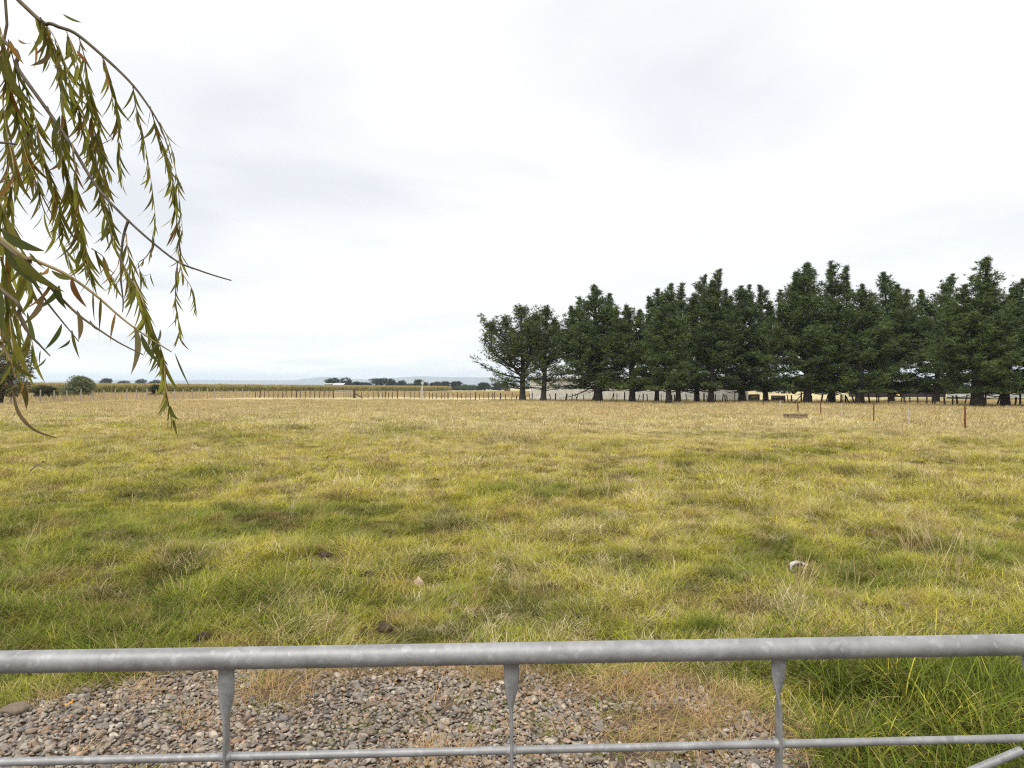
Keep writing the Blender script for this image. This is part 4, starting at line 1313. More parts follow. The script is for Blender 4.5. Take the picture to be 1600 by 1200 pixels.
sA = P(829, 624, 93)[:2]; sB = P(1168, 624, 84)[:2]
sl = float(np.linalg.norm(sB - sA)); sang = math.atan2(sB[1] - sA[1], sB[0] - sA[0])
shed = empty('farm_shed', (sA[0], sA[1], 0), sang, label='long white corrugated steel shed behind the left half of the pines', cat='shed')
mb = MB(); V, Fs = corrugated(0, sl, 0.0, 3.0, .30, .05); mb.add(V, Fs); mb.build('wall', M_shed, shed)
mb = MB(); mb.add([(0, 0.02, 0), (0, 9, 0), (0, 9, 3), (0, 4.5, 3.9), (0, .02, 3)], [(0, 1, 2, 3, 4)]); mb.add([(sl, 0.02, 0), (sl, 9, 0), (sl, 9, 3), (sl, 4.5, 3.9), (sl, .02, 3)], [(4, 3, 2, 1, 0)])
mb.add([(0, 9, 0), (sl, 9, 0), (sl, 9, 3), (0, 9, 3)], [(3, 2, 1, 0)]); mb.build('end_wall', M_paleblue, shed)
mb = MB()
mb.add([(-.2, -.25, 3.0), (sl + .2, -.25, 3.0), (sl + .2, 4.5, 3.95), (-.2, 4.5, 3.95), (sl + .2, 9.25, 3.0), (-.2, 9.25, 3.0)], [(0, 1, 2, 3), (3, 2, 4, 5)])
mb.add([(-.2, -.25, 2.94), (sl + .2, -.25, 2.94), (sl + .2, 4.5, 3.89), (-.2, 4.5, 3.89), (sl + .2, 9.25, 2.94), (-.2, 9.25, 2.94)], [(3, 2, 1, 0), (5, 4, 2, 3)])
mb.add([(-.2, -.25, 2.94), (sl + .2, -.25, 2.94), (sl + .2, -.25, 3.0), (-.2, -.25, 3.0)], [(0, 1, 2, 3)])
mb.build('roof', M_roof, shed)
mb = MB(); mb.tube([(-.2, -.31, 2.93), (sl + .2, -.31, 2.90)], .06, 8); mb.build('gutter', M_white, shed)
mb = MB(); mb.box((.0, -.04, 1.5), (.14, .12, 3.0)); mb.box((sl, -.04, 1.5), (.14, .12, 3.0)); mb.build('corner_flashing', M_white, shed)

# dark barn and pale building to the right
bA = P(1352, 620, 122); bB = P(1478, 620, 122)
bl = bB[0] - bA[0]
barn = empty('barn', (bA[0], bA[1], 0), 0, label='low dark open-fronted barn seen under the pines on the right', cat='barn')
mb = MB(); mb.box((bl / 2, 6, 1.3), (bl, .12, 2.6)); mb.box((.06, 3, 1.3), (.12, 5.8, 2.6)); mb.box((bl - .06, 3, 1.3), (.12, 5.8, 2.6)); mb.build('wall', M_dark, barn)
npo = 6
for i in range(npo + 1):
    mb = MB(); mb.box((.1 + (bl - .2) * i / npo, .1, 1.15), (.18, .18, 2.3)); mb.build('post', M_dark, barn)
for i in range(14):
    if i in (6,): continue
    mb = MB(); w_ = bl / 14; mb.box((w_ * (i + .5), .25, .95 + .04 * (i % 3)), (w_ * .96, .04, 1.75)); mb.build('board', M_dark, barn)
mb = MB(); mb.add([(-.3, -.5, 2.25), (bl + .3, -.5, 2.25), (bl + .3, 6.4, 3.1), (-.3, 6.4, 3.1), (-.3, -.5, 2.17), (bl + .3, -.5, 2.17), (bl + .3, 6.4, 3.02), (-.3, 6.4, 3.02)],
                  [(0, 1, 2, 3), (7, 6, 5, 4), (0, 4, 5, 1), (1, 5, 6, 2), (2, 6, 7, 3), (3, 7, 4, 0)]); mb.build('roof', M_roof, barn)
sg = P(1407.5, 615.5, 121.0)
mb = MB(); mb.box((0, 0, 0), (.62, .06, .72)); o = mb.build('board', M_yellow, barn, label='yellow square panel on the barn front'); o.location = (sg[0] - bA[0], -.12, sg[2])

pA = P(1479, 623, 104)[:2]; pB = P(1660, 625, 86)[:2]
pl = float(np.linalg.norm(pB - pA)); pang = math.atan2(pB[1] - pA[1], pB[0] - pA[0])
pb = empty('farm_building', (pA[0], pA[1], 0), pang, label='low pale grey building behind the right-hand pine trunks', cat='building')
mb = MB(); V, Fs = corrugated(0, pl, .25, 1.25, .4, .04); mb.add(V, Fs); mb.add([(0, .02, .25), (0, 5, .25), (0, 5, 1.6), (0, .02, 1.25)], [(0, 1, 2, 3)]); mb.add([(pl, .02, .25), (pl, 5, .25), (pl, 5, 1.6), (pl, .02, 1.25)], [(3, 2, 1, 0)]); mb.build('wall', M_paleblue, pb)
mb = MB(); mb.box((pl / 2, .06, .1), (pl, .2, .3)); mb.build('base', M_dark, pb)
mb = MB(); mb.add([(-.2, -.2, 1.27), (pl + .2, -.2, 1.27), (pl + .2, 5.2, 1.72), (-.2, 5.2, 1.72), (-.2, -.2, 1.2), (pl + .2, -.2, 1.2), (pl + .2, 5.2, 1.65), (-.2, 5.2, 1.65)],
                  [(0, 1, 2, 3), (7, 6, 5, 4), (0, 4, 5, 1), (1, 5, 6, 2), (2, 6, 7, 3), (3, 7, 4, 0)]); mb.build('roof', M_roof, pb)

# small farm building far away behind the maize
q = P(507, 604, 415)
fbld = empty('farmhouse', (q[0], q[1], 0), 0, label='small pale-roofed farm building in front of the far dark trees', cat='building')
mb = MB(); mb.box((2, 3, 1.9), (4, 6, 3.8)); mb.build('wall', M_postg, fbld)
mb = MB(); mb.box((2, -.1, 1.7), (2.8, .2, 2.6)); mb.build('door', M_dark, fbld)
mb = MB(); mb.box((7.6, 3.2, 1.6), (7, 5, 3.2)); mb.build('side_wing', M_dark, fbld)
mb = MB(); mb.add([(-.4, -.4, 4.0), (4.4, -.4, 4.0), (4.4, 6.4, 4.5), (-.4, 6.4, 4.5), (-.4, -.4, 3.82), (4.4, -.4, 3.82), (4.4, 6.4, 4.3), (-.4, 6.4, 4.3)],
                  [(0, 1, 2, 3), (7, 6, 5, 4), (0, 4, 5, 1), (1, 5, 6, 2), (2, 6, 7, 3), (3, 7, 4, 0)])
mb.add([(4.45, .3, 3.4), (11.4, .3, 3.4), (11.4, 5.8, 4.6), (4.45, 5.8, 4.6)], [(0, 1, 2, 3)]); mb.build('roof', M_roof, fbld)

# white post standing at the far fence
q = P(660, 622, 104)
wp = empty('marker_post', (q[0], q[1], 0), 0, label='tall white post with a box-shaped head beside the far fence', cat='post')
mb = MB(); mb.box((0, 0, 1.05), (.13, .13, 2.4)); mb.build('post', M_pale, wp)
mb = MB(); mb.box((-.18, .02, .95), (.14, .1, 1.9)); mb.build('side_board', M_pale, wp)
mb = MB(); mb.box((0, 0, 2.38), (.40, .24, .36)); mb.box((0, 0, 2.63), (.20, .18, .12)); mb.build('head', M_pale, wp)

# dark boxes by the fence, and trough in the grass


def crate(px, by, wpx, hpx, d, label):
    q = P(px, by, d); k = d / F; W = wpx * k; H = hpx * k
    r_ = empty('feed_box', (q[0], d, 0), rf.uniform(-.15, .15), label=label, cat='box', group='dark timber boxes behind the fence')
    for i in range(4):
        for (cy) in (-.45, .45):
            mb = MB(); mb.box((0, cy, H * (.14 + .24 * i)), (W, .05, H * .21), None, .01, rf); mb.build('plank', M_post, r_)
    for s in (-1, 1):
        mb = MB(); mb.box((s * (W / 2 - .04), 0, H * .47), (.07, .84, H * .96)); mb.build('side', M_post, r_)
    mb = MB(); mb.box((0, 0, H + .03), (W * 1.04, 1.0, .05)); mb.build('lid', M_postg, r_)


crate(1215.5, 627.5, 18, 9.5, 79, 'dark timber box with a pale lid, right of the pine trunk behind the fence')
crate(1178, 626.5, 14, 11, 82, 'darker timber box left of the pine trunk, near the shed end')

d = 36.5; q = P(1243, 655, d)
tr = empty('water_trough', (q[0], d, float(ground_h(q[0], d)) - .02), .06, label='low old concrete trough sunk in the grass before the right-hand fence', cat='trough')
Wt, Dt, Ht = 1.0, .6, .22
for (c, s) in (((0, -Dt / 2, Ht / 2), (Wt, .06, Ht)), ((0, Dt / 2, Ht / 2), (Wt, .06, Ht)), ((-Wt / 2 + .03, 0, Ht / 2), (.06, Dt - .065, Ht)), ((Wt / 2 - .03, 0, Ht / 2), (.06, Dt - .065, Ht))):
    mb = MB(); mb.box(c, s, None, .008, rf); mb.build('side', M_concrete, tr)
mb = MB(); mb.box((0, -Dt / 2, Ht + .02), (Wt + .06, .09, .045)); mb.box((0, Dt / 2, Ht + .02), (Wt + .06, .09, .045)); mb.build('rim', M_concrete, tr)
mb = MB(); mb.box((0, 0, .1), (Wt - .14, Dt - .08, .1)); mb.build('base', M_dung, tr)

# ------------------------------------------------------------------ small things on the pasture
def lump(name, px, py, wpx, hgt, mat, label, cat, seed, flat=.5, group=None):
    d = 1750.6 / (py - HORY); q = P(px, py, d); r = wpx * d / F * .5
    g = np.random.default_rng(seed); v = IV.copy(); ph = g.uniform(0, 6, 9)
    rad = 1 + .14 * np.sin(v[:, 0] * 4 + ph[0]) * np.cos(v[:, 1] * 3 + ph[1]) + .10 * np.sin(v[:, 2] * 6 + ph[2] + v[:, 0] * 5) + .06 * np.sin(v[:, 1] * 11 + ph[3])
    v = v * rad[:, None] * np.array((r, r * flat, hgt))
    o = link(name, tri_mesh(name, v, IF, True), mat, None, label=label, cat=cat, group=group)
    o.location = (q[0], d, float(ground_h(q[0], d)) + hgt * .5); o.rotation_euler = (0, 0, g.uniform(-.5, .5))
    return o


for (px, py, wp_, lab, sd) in ((602, 983, 30, 'largest dark cow pat, near the gate rail left of centre', 1), (568, 990, 16, 'small dark cow pat just left of the largest one', 2),
                               (508, 866, 27, 'dark cow pat farther out, left of the other two in the grass', 3), (577, 892, 20, 'thin dark cow pat left of the pale stone', 4),
                               (318, 1000, 24, 'dark cow pat near the left part of the top rail', 5)):
    lump('cow_pat', px, py, wp_ * .8, .034, M_dung, lab, 'dung', sd, .8, 'dark cow pats in the grass')
o = lump('stone', 655, 904, 15, .06, M_stone, 'pale pink angular stone lying in the grass', 'stone', 9, .7); o.color = (.55, .40, .31, 1)

# crumpled white container with a black torn side
d = 1750.6 / (893 - HORY); q = P(1245, 893, d)
M_litter = noise_mat('dirty_white_plastic', (.30, .29, .26), (.56, .55, .52), 22, .6)
ct = empty('plastic_container', (q[0], d, float(ground_h(q[0], d)) + .075), .15, label='crumpled white and black plastic scrap lying in the grass on the right', cat='litter')
V = []; Fs = []; nn = 10; mm = 7
g = np.random.default_rng(12)
for i in range(nn):
    f = i / (nn - 1); x = -.10 + .20 * f; rr = .032 * (.55 + .9 * math.sin(min(1, f * 1.15 + .18) * 2.6)) + .006
    for k in range(mm * 2):
        a = 2 * math.pi * k / (mm * 2); j = 1 + g.normal(0, .08)
        V.append((x, math.cos(a) * rr * j * .8, math.sin(a) * rr * j + .03 * math.sin(f * 3.1)))
for i in range(nn - 1):
    for k in range(mm * 2): Fs.append((i * mm * 2 + k, i * mm * 2 + (k + 1) % (mm * 2), (i + 1) * mm * 2 + (k + 1) % (mm * 2), (i + 1) * mm * 2 + k))
Fs += [tuple(range(mm * 2 - 1, -1, -1)), tuple((nn - 1) * mm * 2 + k for k in range(mm * 2))]
mb = MB(); mb.add(V, Fs, True); mb.build('body', M_litter, ct)
V = []; Fs = []
for i in range(7):
    f = i / 6; x = -.075 + .115 * f
    for k in range(6):
        a = math.pi * (1.02 + .62 * k / 5); rr = .061 + .006 * math.sin(f * 3.14)
        V.append((x + .004 * k, math.cos(a + math.pi * .0) * rr * .8 - .004, -math.sin(a) * rr * .75 - .012 + .03 * math.sin((f * .6 + .15) * 3.1) * .8))
for i in range(6):
    for k in range(5): Fs.append((i * 6 + k, i * 6 + k + 1, i * 6 + 7 + k, i * 6 + 6 + k))
V2 = [(x, y - .004, z - .002) for (x, y, z) in V]
mb = MB(); mb.add(V2, Fs, True); mb.build('label', M_dung, ct)
mb = MB(); mb.tube([(-.10, -.02, .0), (-.115, -.035, -.05), (-.09, -.05, -.09)], [.012, .01, .006], 7); mb.tube([(.10, 0, .0), (.125, 0, .01), (.14, -.01, -.01)], [.016, .018, .012], 8); mb.build('neck', M_litter, ct)
ct.scale = (.68, .68, .46)

# sticks
def stick(name, pix, d0, label, r=.006, z=.05, mat=None, kids=()):
    o = empty(name, (0, 0, 0), label=label, cat='stick')
    pts = []
    for (px, py) in pix:
        d = 1750.6 / (py - HORY); q = P(px, py, d); pts.append((q[0], d, float(ground_h(q[0], d)) + z))
    c = np.mean(pts, 0); o.location = c
    mb = MB(); mb.tube([np.array(p) - c + np.array((0, 0, .01 * math.sin(i * 2.1))) for i, p in enumerate(pts)], list(np.linspace(r, r * .45, len(pts))), 6); mb.build('stem', mat or M_stick, o)
    for kp in kids:
        pp = []
        for (px, py) in kp:
            d = 1750.6 / (py - HORY); q = P(px, py, d); pp.append(np.array((q[0], d, float(ground_h(q[0], d)) + z + .02)) - c)
        mb = MB(); mb.tube(pp, list(np.linspace(r * .7, r * .3, len(pp))), 5); mb.build('twig', mat or M_stick, o)


stick('fallen_branch', [(48, 752), (58, 742), (68, 737), (80, 741)], 12, 'thin grey fallen branch lying in the grass on the left', .012, .17, M_wbark, kids=[[(58, 742), (66, 750), (76, 752)], [(66, 738), (74, 733)]])
stick('stick', [(195, 1094), (230, 1095), (262, 1092), (285, 1082)], 3.6, 'pale forked dry stick on the gravel left of the left stay', .0045, .06, None, kids=[[(205, 1094), (194, 1084), (188, 1078)]])
stick('stick', [(72, 1098), (90, 1090), (112, 1080)], 3.6, 'thin pale dry stick at the grass edge near the large brown stone', .003, .05)
stick('stick', [(448, 1108), (456, 1092), (475, 1070), (478, 1062)], 3.6, 'dry stick on the brown grass right of the left stay', .0045, .07, None, kids=[[(472, 1074), (462, 1066)]])
# orange leaf
d = 1750.6 / (1122 - HORY); q = P(108, 1122, d)
V = [(-.016, 0, 0), (0, -.009, .004), (.017, 0, .008), (.014, .012, .018), (0, .012, .006)]
me = tri_mesh('fallen_leaf', V, [(0, 1, 4), (1, 2, 4), (2, 3, 4)]); mo = noise_mat('orange_leaf', (.55, .22, .02), (.66, .30, .04), 40, .6)
o = link('fallen_leaf', me, mo, None, label='small orange fallen leaf on the gravel at the left', cat='leaf'); o.location = (q[0], d, .07); o.scale = (1.3, 1.3, 1.3)

# ------------------------------------------------------------------ willow tree reaching in from the left
rw = random.Random(5)
willow = empty('willow_tree', (-4.3, 2.7, 0), 0, label='weeping willow branches with narrow olive and rusty leaves hanging in at the upper left', cat='tree')
WO = Vector((-4.3, 2.7, 0))


def wtube(name, pts, rad, mat, n=7, parent=None):
    mb = MB(); mb.tube([Vector(p) - WO for p in pts], rad, n); return mb.build(name, mat, parent or willow)


def smooth(pts, k=4):
    pts = [np.array(p, float) for p in pts]; out = []
    for i in range(len(pts) - 1):
        p0 = pts[max(i - 1, 0)]; p1 = pts[i]; p2 = pts[i + 1]; p3 = pts[min(i + 2, len(pts) - 1)]
        for s in range(k):
            t_ = s / k
            out.append(.5 * ((2 * p1) + (-p0 + p2) * t_ + (2 * p0 - 5 * p1 + 4 * p2 - p3) * t_ ** 2 + (-p0 + 3 * p1 - 3 * p2 + p3) * t_ ** 3))
    out.append(pts[-1]); return out


wtube('trunk', smooth([(-4.3, 2.7, -.2), (-4.25, 2.7, .8), (-4.35, 2.72, 1.8), (-4.3, 2.68, 2.7), (-4.2, 2.7, 3.6), (-4.1, 2.7, 4.6)], 3), list(np.linspace(.26, .10, 16)), M_wbark, 12)


def bpath(pre, pix):
    return smooth(list(pre) + [P(*q) for q in pix])


branches = [
    # outer arching branch
    (bpath([(-4.2, 2.7, 3.7), (-3.3, 2.55, 4.15), (-2.45, 2.45, 3.75)], [(28, 0, 2.40), (80, 36, 2.40), (115, 50, 2.40), (160, 87, 2.40), (200, 125, 2.41), (226, 158, 2.42), (247, 192, 2.43), (261, 228, 2.44), (268, 255, 2.44)]), .0095, .0016, M_twig),
    # long diagonal branch
    (bpath([(-4.25, 2.7, 2.9), (-3.2, 2.5, 3.3), (-2.3, 2.3, 3.15)], [(0, 60, 2.20), (25, 105, 2.20), (70, 168, 2.20), (110, 226, 2.20), (147, 287, 2.20), (185, 330, 2.20), (230, 372, 2.2), (276, 408, 2.2), (310, 422, 2.2), (340, 432, 2.2), (361, 438, 2.2)]), .0082, .0020, M_wbark),
    (bpath([], [(200, 343, 2.2), (191, 375, 2.2), (188, 430, 2.2), (192, 470, 2.2), (191, 488, 2.2)]), .005, .0015, M_wbark),
    # near branches
    (bpath([(-4.25, 2.65, 2.3), (-2.9, 2.0, 2.75), (-1.6, 1.45, 2.4)], [(0, 372, 1.25), (45, 402, 1.25), (100, 427, 1.25), (145, 458, 1.25), (190, 497, 1.25), (228, 525, 1.25), (268, 550, 1.26)]), .0052, .0010, M_twigg),
    (bpath([(-2.2, 1.72, 2.6), (-1.4, 1.38, 2.25)], [(0, 378, 1.2), (50, 420, 1.2), (85, 456, 1.2), (120, 490, 1.2), (150, 512, 1.2), (185, 535, 1.2), (223, 554, 1.2)]), .0046, .0010, M_twig),
    (bpath([(-1.7, 1.45, 2.4), (-1.15, 1.15, 2.0)], [(0, 452, 1.1), (30, 492, 1.1), (46, 522, 1.1), (60, 537, 1.1), (78, 556, 1.1)]), .005, .0010, M_twig),
    (bpath([], [(46, 430, 1.2), (70, 468, 1.2), (95, 500, 1.2), (110, 518, 1.2), (123, 534, 1.2)]), .0022, .0008, M_twig),
    (bpath([(-1.5, 1.35, 2.3)], [(-40, 470, 1.0), (0, 535, 1.0), (14, 560, 1.0), (24, 590, 1.0)]), .004, .0014, M_twigg),
    (bpath([], [(-2, 222, 1.6), (12, 223, 1.6), (25, 225, 1.6)]), .003, .002, M_wbark),
    (bpath([(-2.6, 2.4, 3.5)], [(-20, -40, 2.5), (0, 100, 2.5), (18, 160, 2.5), (38, 240, 2.5), (62, 300, 2.5), (90, 352, 2.5), (110, 385, 2.5), (118, 410, 2.5)]), .006, .0009, M_twig),
]
for (pts, r0, r1, mat) in branches:
    n = len(pts); wtube('branch', pts, [r1 + (r0 - r1) * (1 - i / (n - 1)) ** 1.1 for i in range(n)], mat, 8)

strands = [   # (pixel path, depth, leaves per strand, leaf length in px)
    ([(62, 25), (78, 60), (88, 100), (98, 150), (97, 200), (102, 235)], 2.35, 30, 46),
    ([(45, 14), (72, 40), (92, 78), (108, 130), (122, 175), (132, 215)], 2.4, 28, 42),
    ([(100, 44), (112, 72), (125, 120), (138, 165), (146, 205), (150, 255), (160, 290)], 2.4, 34, 42),
    ([(120, 55), (130, 92), (138, 140), (152, 185), (158, 230), (168, 265)], 2.45, 26, 38),
    ([(160, 88), (168, 118), (178, 150), (182, 190), (184, 240), (188, 292)], 2.45, 20, 36),
    ([(205, 130), (212, 165), (220, 205), (228, 248), (236, 292), (240, 340), (238, 372)], 2.45, 20, 34),
    ([(232, 165), (246, 205), (258, 240), (266, 272), (270, 310), (276, 345), (280, 385), (282, 402)], 2.45, 34, 34),
    ([(248, 190), (262, 222), (272, 265), (278, 300), (283, 340), (284, 365)], 2.5, 12, 32),
    ([(280, 408), (286, 428), (297, 448), (304, 468), (305, 482)], 2.2, 9, 28),
    ([(276, 408), (273, 440), (275, 470), (277, 500), (280, 528)], 2.2, 12, 26),
    ([(-10, 20), (4, 70), (12, 130), (8, 190), (14, 250), (6, 300), (12, 345)], 2.1, 34, 44),
    ([(-20, 60), (8, 110), (22, 170), (36, 230), (48, 262), (62, 292)], 2.1, 34, 44),
    ([(12, 60), (28, 130), (38, 180), (42, 225), (40, 265)], 2.2, 26, 44),
    ([(28, 105), (46, 160), (58, 205), (66, 245), (82, 285), (92, 330), (98, 360)], 2.2, 34, 42),
    ([(0, 150), (10, 210), (18, 265), (14, 310), (18, 350)], 1.9, 20, 48),
    ([(72, 165), (90, 215), (102, 262), (110, 305), (118, 345), (126, 375), (134, 405), (142, 430)], 2.25, 34, 42),
    ([(110, 225), (118, 270), (120, 310), (124, 350), (132, 385), (137, 425)], 2.2, 24, 40),
    ([(128, 180), (142, 232), (152, 275), (158, 312), (168, 350), (178, 380)], 2.3, 28, 38),
    ([(148, 210), (160, 255), (166, 300), (172, 335), (176, 368)], 2.35, 20, 36),
    ([(60, 300), (68, 330), (88, 365), (104, 395), (108, 420)], 2.4, 7, 38),
    ([(142, 388), (160, 402), (168, 425), (182, 440)], 2.3, 8, 40),
    ([(185, 395), (200, 432), (216, 462), (230, 492), (238, 520), (248, 545), (254, 570)], 2.0, 38, 42),
    ([(210, 440), (222, 470), (232, 500), (246, 530), (256, 562), (258, 592), (262, 620), (266, 642)], 1.8, 24, 40),
    ([(-6, 300), (6, 340), (12, 380), (8, 420)], 1.6, 14, 60),
    ([(-5, 355), (22, 372), (34, 395), (42, 425), (48, 450)], 1.3, 14, 62),
    ([(0, 400), (12, 450), (14, 500), (20, 550)], 1.2, 12, 74),
    ([(12, 480), (30, 500), (46, 522), (54, 548)], 1.3, 7, 50),
    ([(238, 385), (226, 402), (216, 412), (222, 430), (232, 428)], 2.3, 7, 24),
    ([(196, 365), (200, 392), (206, 415), (214, 452)], 2.2, 9, 34),
]


def willow_leaf_mesh(seed):
    g = random.Random(seed); V = []; Fs = []
    nseg = 7; cl = g.uniform(-.38, .38); cn = g.uniform(-.35, .5); tw = g.uniform(-1.6, 1.6)
    for i in range(nseg + 1):
        f = i / nseg
        wv = math.sin(math.pi * min(1, f * .93 + .04)) ** .85 * (1 - .25 * f)
        if f < .1: wv = .12
        if i == nseg: wv = .02
        x = cl * f * f; y = cn * f * f; z = -f * (1 - .12 * abs(cl))
        a = tw * f; ca, sa = math.cos(a), math.sin(a)
        h = wv * .5; fold = .18 * wv
        V += [(x - h * ca, y - h * sa + fold * .5, z), (x, y, z), (x + h * ca, y + h * sa + fold * .5, z)]
    # width is in units of leaf width: stored separately by scaling x,y about the midrib -> bake width = .13 of the length
    W = []
    for i in range(nseg + 1):
        m_ = V[i * 3 + 1]
        for k in range(3):
            p = V[i * 3 + k]; W.append((m_[0] + (p[0] - m_[0]) * .125, m_[1] + (p[1] - m_[1]) * .125, p[2]))
    for i in range(nseg):
        for k in range(2):
            a = i * 3 + k; Fs.append((a, a + 1, a + 4, a + 3))
    me = tri_mesh('leaf', np.array(W), np.array(Fs), True)
    me.materials.append(M_wleaf)
    return me, np.array(W), np.array(Fs)


LV = [willow_leaf_mesh(k) for k in range(10)]
OL = [(.22, .215, .035), (.14, .15, .028), (.28, .265, .045), (.17, .168, .032), (.21, .18, .04), (.30, .30, .045)]
RU = [(.26, .13, .03), (.20, .09, .03), (.30, .18, .05), (.17, .10, .045)]
leaves = []      # (size, matrix, colour, variant)


def add_leaf(base, direc, length, width_f=1.0, col=None, face=None):
    d_ = Vector(direc).normalized()
    zax = -d_
    a = Vector((rw.gauss(0, .55), -1, rw.gauss(0, .35))) if face is None else Vector(face)
    yax = (a - zax * a.dot(zax)).normalized()
    xax = yax.cross(zax).normalized()
    M = Matrix(((xax.x * length * width_f, yax.x * length * width_f, zax.x * length, base[0]), (xax.y * length * width_f, yax.y * length * width_f, zax.y * length, base[1]),
                (xax.z * length * width_f, yax.z * length * width_f, zax.z * length, base[2]), (0, 0, 0, 1)))
    c = col if col is not None else (rw.choice(OL) if rw.random() > .085 else rw.choice(RU))
    f = rw.uniform(.8, 1.2); c = tuple(q * f for q in c)
    leaves.append((length / max(base[1], .3), M, c, rw.randrange(10)))


for si, (pix, d, nl, lp) in enumerate(strands):
    pts = smooth([P(px + rw.gauss(0, 1), py, d + .05 * math.sin(i * 1.3 + si)) for i, (px, py) in enumerate(pix)], 4)
    n = len(pts)
    wtube('twig', pts, [.0021 * (1 - .75 * i / (n - 1)) for i in range(n)], M_twigg if si % 3 else M_twig, 5)
    nl = int(nl * 1.6)
    for k in range(nl):
        f = min(1, max(.02, (k + rw.uniform(-.8, 1.8)) / nl * .97 + .03 + .03 * math.sin(k * 1.1 + si)))
        i = f * (n - 1); i0 = min(int(i), n - 2); p = pts[i0] + (pts[i0 + 1] - pts[i0]) * (i - i0)
        tng = pts[i0 + 1] - pts[i0]; tng = tng / (np.linalg.norm(tng) + 1e-9)
        s = 1 if k % 2 else -1
        dr = tng * .5 + np.array((s * rw.uniform(-.05, .36), rw.gauss(0, .3), -.95))
        ln = lp * d / F * rw.uniform(.75, 1.40) * (1 if f < .85 else .75)
        add_leaf(p, dr, ln, rw.uniform(.75, 1.15))

DGN = (.085, .098, .028); OLV = (.135, .135, .030); ORG = (.34, .19, .05); RST = (.24, .11, .035); BRN = (.17, .12, .055); GRN = (.10, .13, .025); GYG = (.13, .13, .085)
for (x0, y0, x1, y1, d, w_, c) in (
        (2, 360, 50, 414, 1.15, 20, DGN), (26, 398, 47, 458, 1.15, 22, OLV), (8, 388, 34, 458, 1.16, 16, DGN), (45, 395, 74, 428, 1.2, 11, OLV), (62, 425, 73, 450, 1.2, 12, ORG), (79, 440, 74, 490, 1.2, 11, RST),
        (66, 462, 62, 522, 1.18, 12, BRN), (86, 448, 98, 484, 1.2, 18, DGN), (92, 446, 92, 482, 1.22, 12, GRN), (112, 433, 112, 480, 1.2, 12, RST), (80, 423, 120, 452, 1.22, 11, OLV), (145, 455, 146, 508, 1.24, 8, (.2, .15, .03)),
        (157, 465, 156, 528, 1.24, 9, (.12, .11, .03)), (180, 490, 168, 542, 1.24, 9, ORG), (120, 485, 143, 536, 1.2, 10, BRN), (140, 500, 151, 526, 1.2, 7, DGN), (96, 506, 88, 550, 1.2, 9, GRN), (112, 515, 118, 562, 1.2, 8, OLV), (109, 531, 107, 545, 1.2, 5, DGN),
        (18, 470, 38, 522, 1.1, 13, (.15, .10, .03)), (42, 488, 55, 542, 1.1, 8, GRN), (0, 452, 12, 556, 1.0, 19, DGN), (-8, 470, 20, 566, 1.0, 16, OLV), (14, 560, 22, 612, 1.0, 14, DGN), (20, 563, 38, 600, 1.0, 11, OLV), (28, 598, 62, 628, 1.0, 12, (.12, .10, .03)), (34, 598, 48, 614, .995, 8, ORG),
        (48, 538, 62, 572, 1.1, 5, GRN), (63, 548, 61, 570, 1.1, 7, GRN), (72, 557, 76, 573, 1.1, 5, GRN), (210, 510, 239, 582, 1.22, 13, (.16, .14, .06)), (220, 522, 239, 583, 1.21, 12, DGN), (250, 515, 258, 556, 1.25, 9, GYG), (273, 552, 297, 613, 1.25, 6, DGN),
        (262, 622, 265, 652, 1.8, 6, GYG), (266, 634, 266, 664, 1.8, 9, GRN), (271, 655, 276, 684, 1.8, 7, GRN), (14, 62, 16, 92, 2.0, 10, ORG), (26, 60, 48, 84, 2.3, 6, ORG), (96, 20, 124, 42, 2.4, 5, GRN), (77, 82, 68, 110, 2.35, 10, BRN), (161, 92, 166, 130, 2.4, 7, RST), (118, 78, 134, 98, 2.4, 7, RST),
        (52, 62, 66, 106, 2.4, 5, ORG), (18, 140, 28, 165, 2.1, 12, ORG), (-6, 55, 8, 115, 1.9, 16, DGN), (-2, 85, 10, 150, 1.9, 15, OLV), (50, 195, 62, 250, 2.0, 12, DGN), (55, 215, 40, 245, 2.0, 12, DGN), (92, 180, 88, 215, 2.1, 10, DGN)):
    a = P(x0, y0, d); b = P(x1, y1, d * rw.uniform(.98, 1.03)); v = b - a; ln = float(np.linalg.norm(v))
    wf = (w_ * d / F) / (ln * .125 * 1.12)
    add_leaf(a, v, ln, wf, c, face=(rw.gauss(0, .25), -1, rw.gauss(0, .2)))
    leaves[-1] = (9 + leaves[-1][0],) + leaves[-1][1:]

leaves.sort(key=lambda q: -q[0])
for (s, M, c, vi) in leaves[:300]:
    o = bpy.data.objects.new('leaf', LV[vi][0]); COL.objects.link(o); o.parent = willow
    Mt = Matrix.Translation(-WO) @ M
    o.matrix_basis = Mt; o.color = (*c, 1)
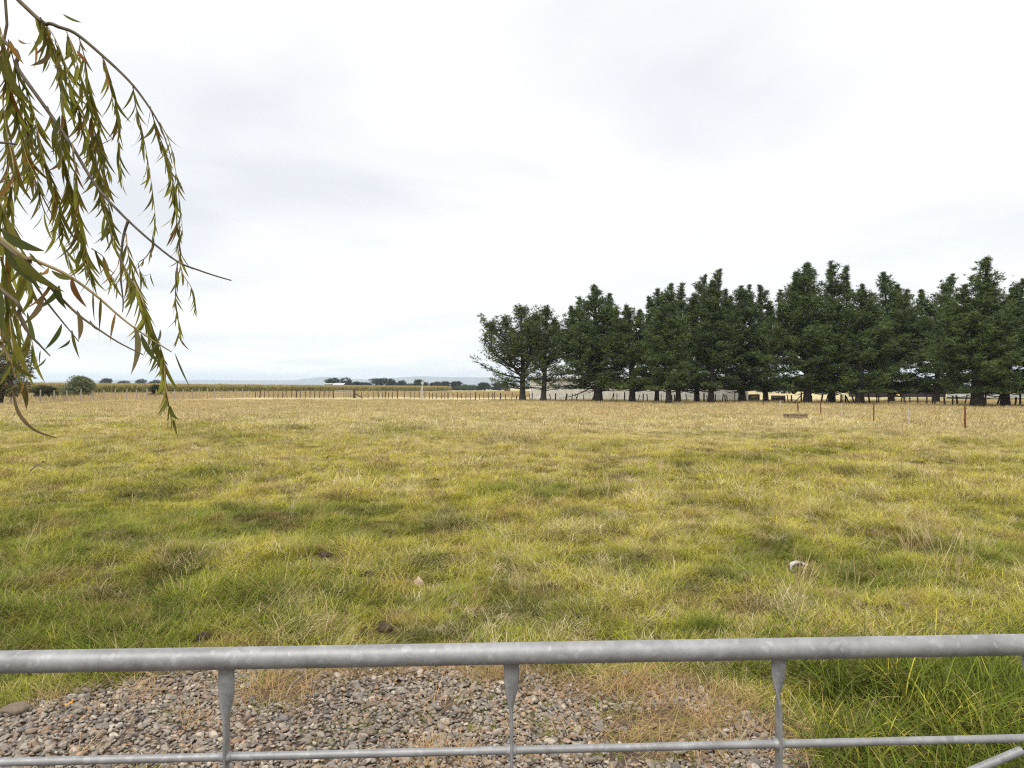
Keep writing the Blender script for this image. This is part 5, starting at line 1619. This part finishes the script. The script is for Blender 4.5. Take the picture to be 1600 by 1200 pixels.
# the long curled brown leaf at the lower left
cp = smooth([P(20, 612, 1.0), P(27, 640, 1.0), P(40, 660, 1.0), P(60, 675, 1.01), P(92, 685, 1.02)], 4)
V = []; n = len(cp)
for i, p in enumerate(cp):
    f = i / (n - 1); t_ = cp[min(i + 1, n - 1)] - cp[max(i - 1, 0)]; t_ /= np.linalg.norm(t_)
    sd = np.cross(t_, (0, 1, .2)); sd /= np.linalg.norm(sd); h = .0033 * math.sin(math.pi * min(1, f * .9 + .06)) ** .7 * (1.15 - .6 * f)
    V += [p - sd * h - np.array(WO), p + np.array((0, -.001, 0)) - np.array(WO), p + sd * h - np.array(WO)]
T = []
for i in range(n - 1):
    for k in range(2): a = i * 3 + k; T.append((a, a + 1, a + 4, a + 3))
o = link('leaf', tri_mesh('curled_leaf', np.array(V), np.array(T), True), M_wleaf, willow, label='long curled brown leaf'); o.color = (.19, .14, .075, 1)

# remaining small leaves, plus the rest of the crown outside the frame, in one mesh
rest = leaves[300:]
AV = []; AF = []; AC = []; off = 0


def push(M, c, vi):
    global off
    W = LV[vi][1]; Mn = np.array(Matrix.Translation(-WO) @ M)
    AV.append(W @ Mn[:3, :3].T + Mn[:3, 3]); AF.append(LV[vi][2] + off); off += len(W); AC.append(np.tile(np.array(c), (len(W), 1)))


for (s, M, c, vi) in rest: push(M, c, vi)
leaves = []
mbt = MB()
for k in range(36):
    a = rw.uniform(1.7, 5.4); rr = rw.uniform(.8, 1.9)
    top = np.array((-4.3 + math.cos(a) * rr, 2.7 + math.sin(a) * rr, rw.uniform(3.6, 4.9)))
    ln = rw.uniform(1.4, 2.6)
    pts = smooth([(-4.2, 2.7, 4.3), top + np.array((0, 0, .15)), top + np.array((math.cos(a) * .25, math.sin(a) * .25, -.5)), top + np.array((math.cos(a) * .3, math.sin(a) * .3, -ln))], 4)
    mbt.tube([Vector(p) - WO for p in pts], list(np.linspace(.02, .0015, len(pts))), 5)
    for q_ in range(26):
        i = rw.uniform(4, len(pts) - 1.01); i0 = int(i); p = pts[i0] + (pts[i0 + 1] - pts[i0]) * (i - i0)
        add_leaf(p, (rw.gauss(0, .4), rw.gauss(0, .4), -1), rw.uniform(.07, .11))
mbt.build('branch', M_wbark, willow)
for (s, M, c, vi) in leaves: push(M, c, vi)
me = tri_mesh('leaf', np.concatenate(AV), np.concatenate(AF), True, np.concatenate(AC))
link('leaf', me, M_wleaf2, willow, kind='stuff')
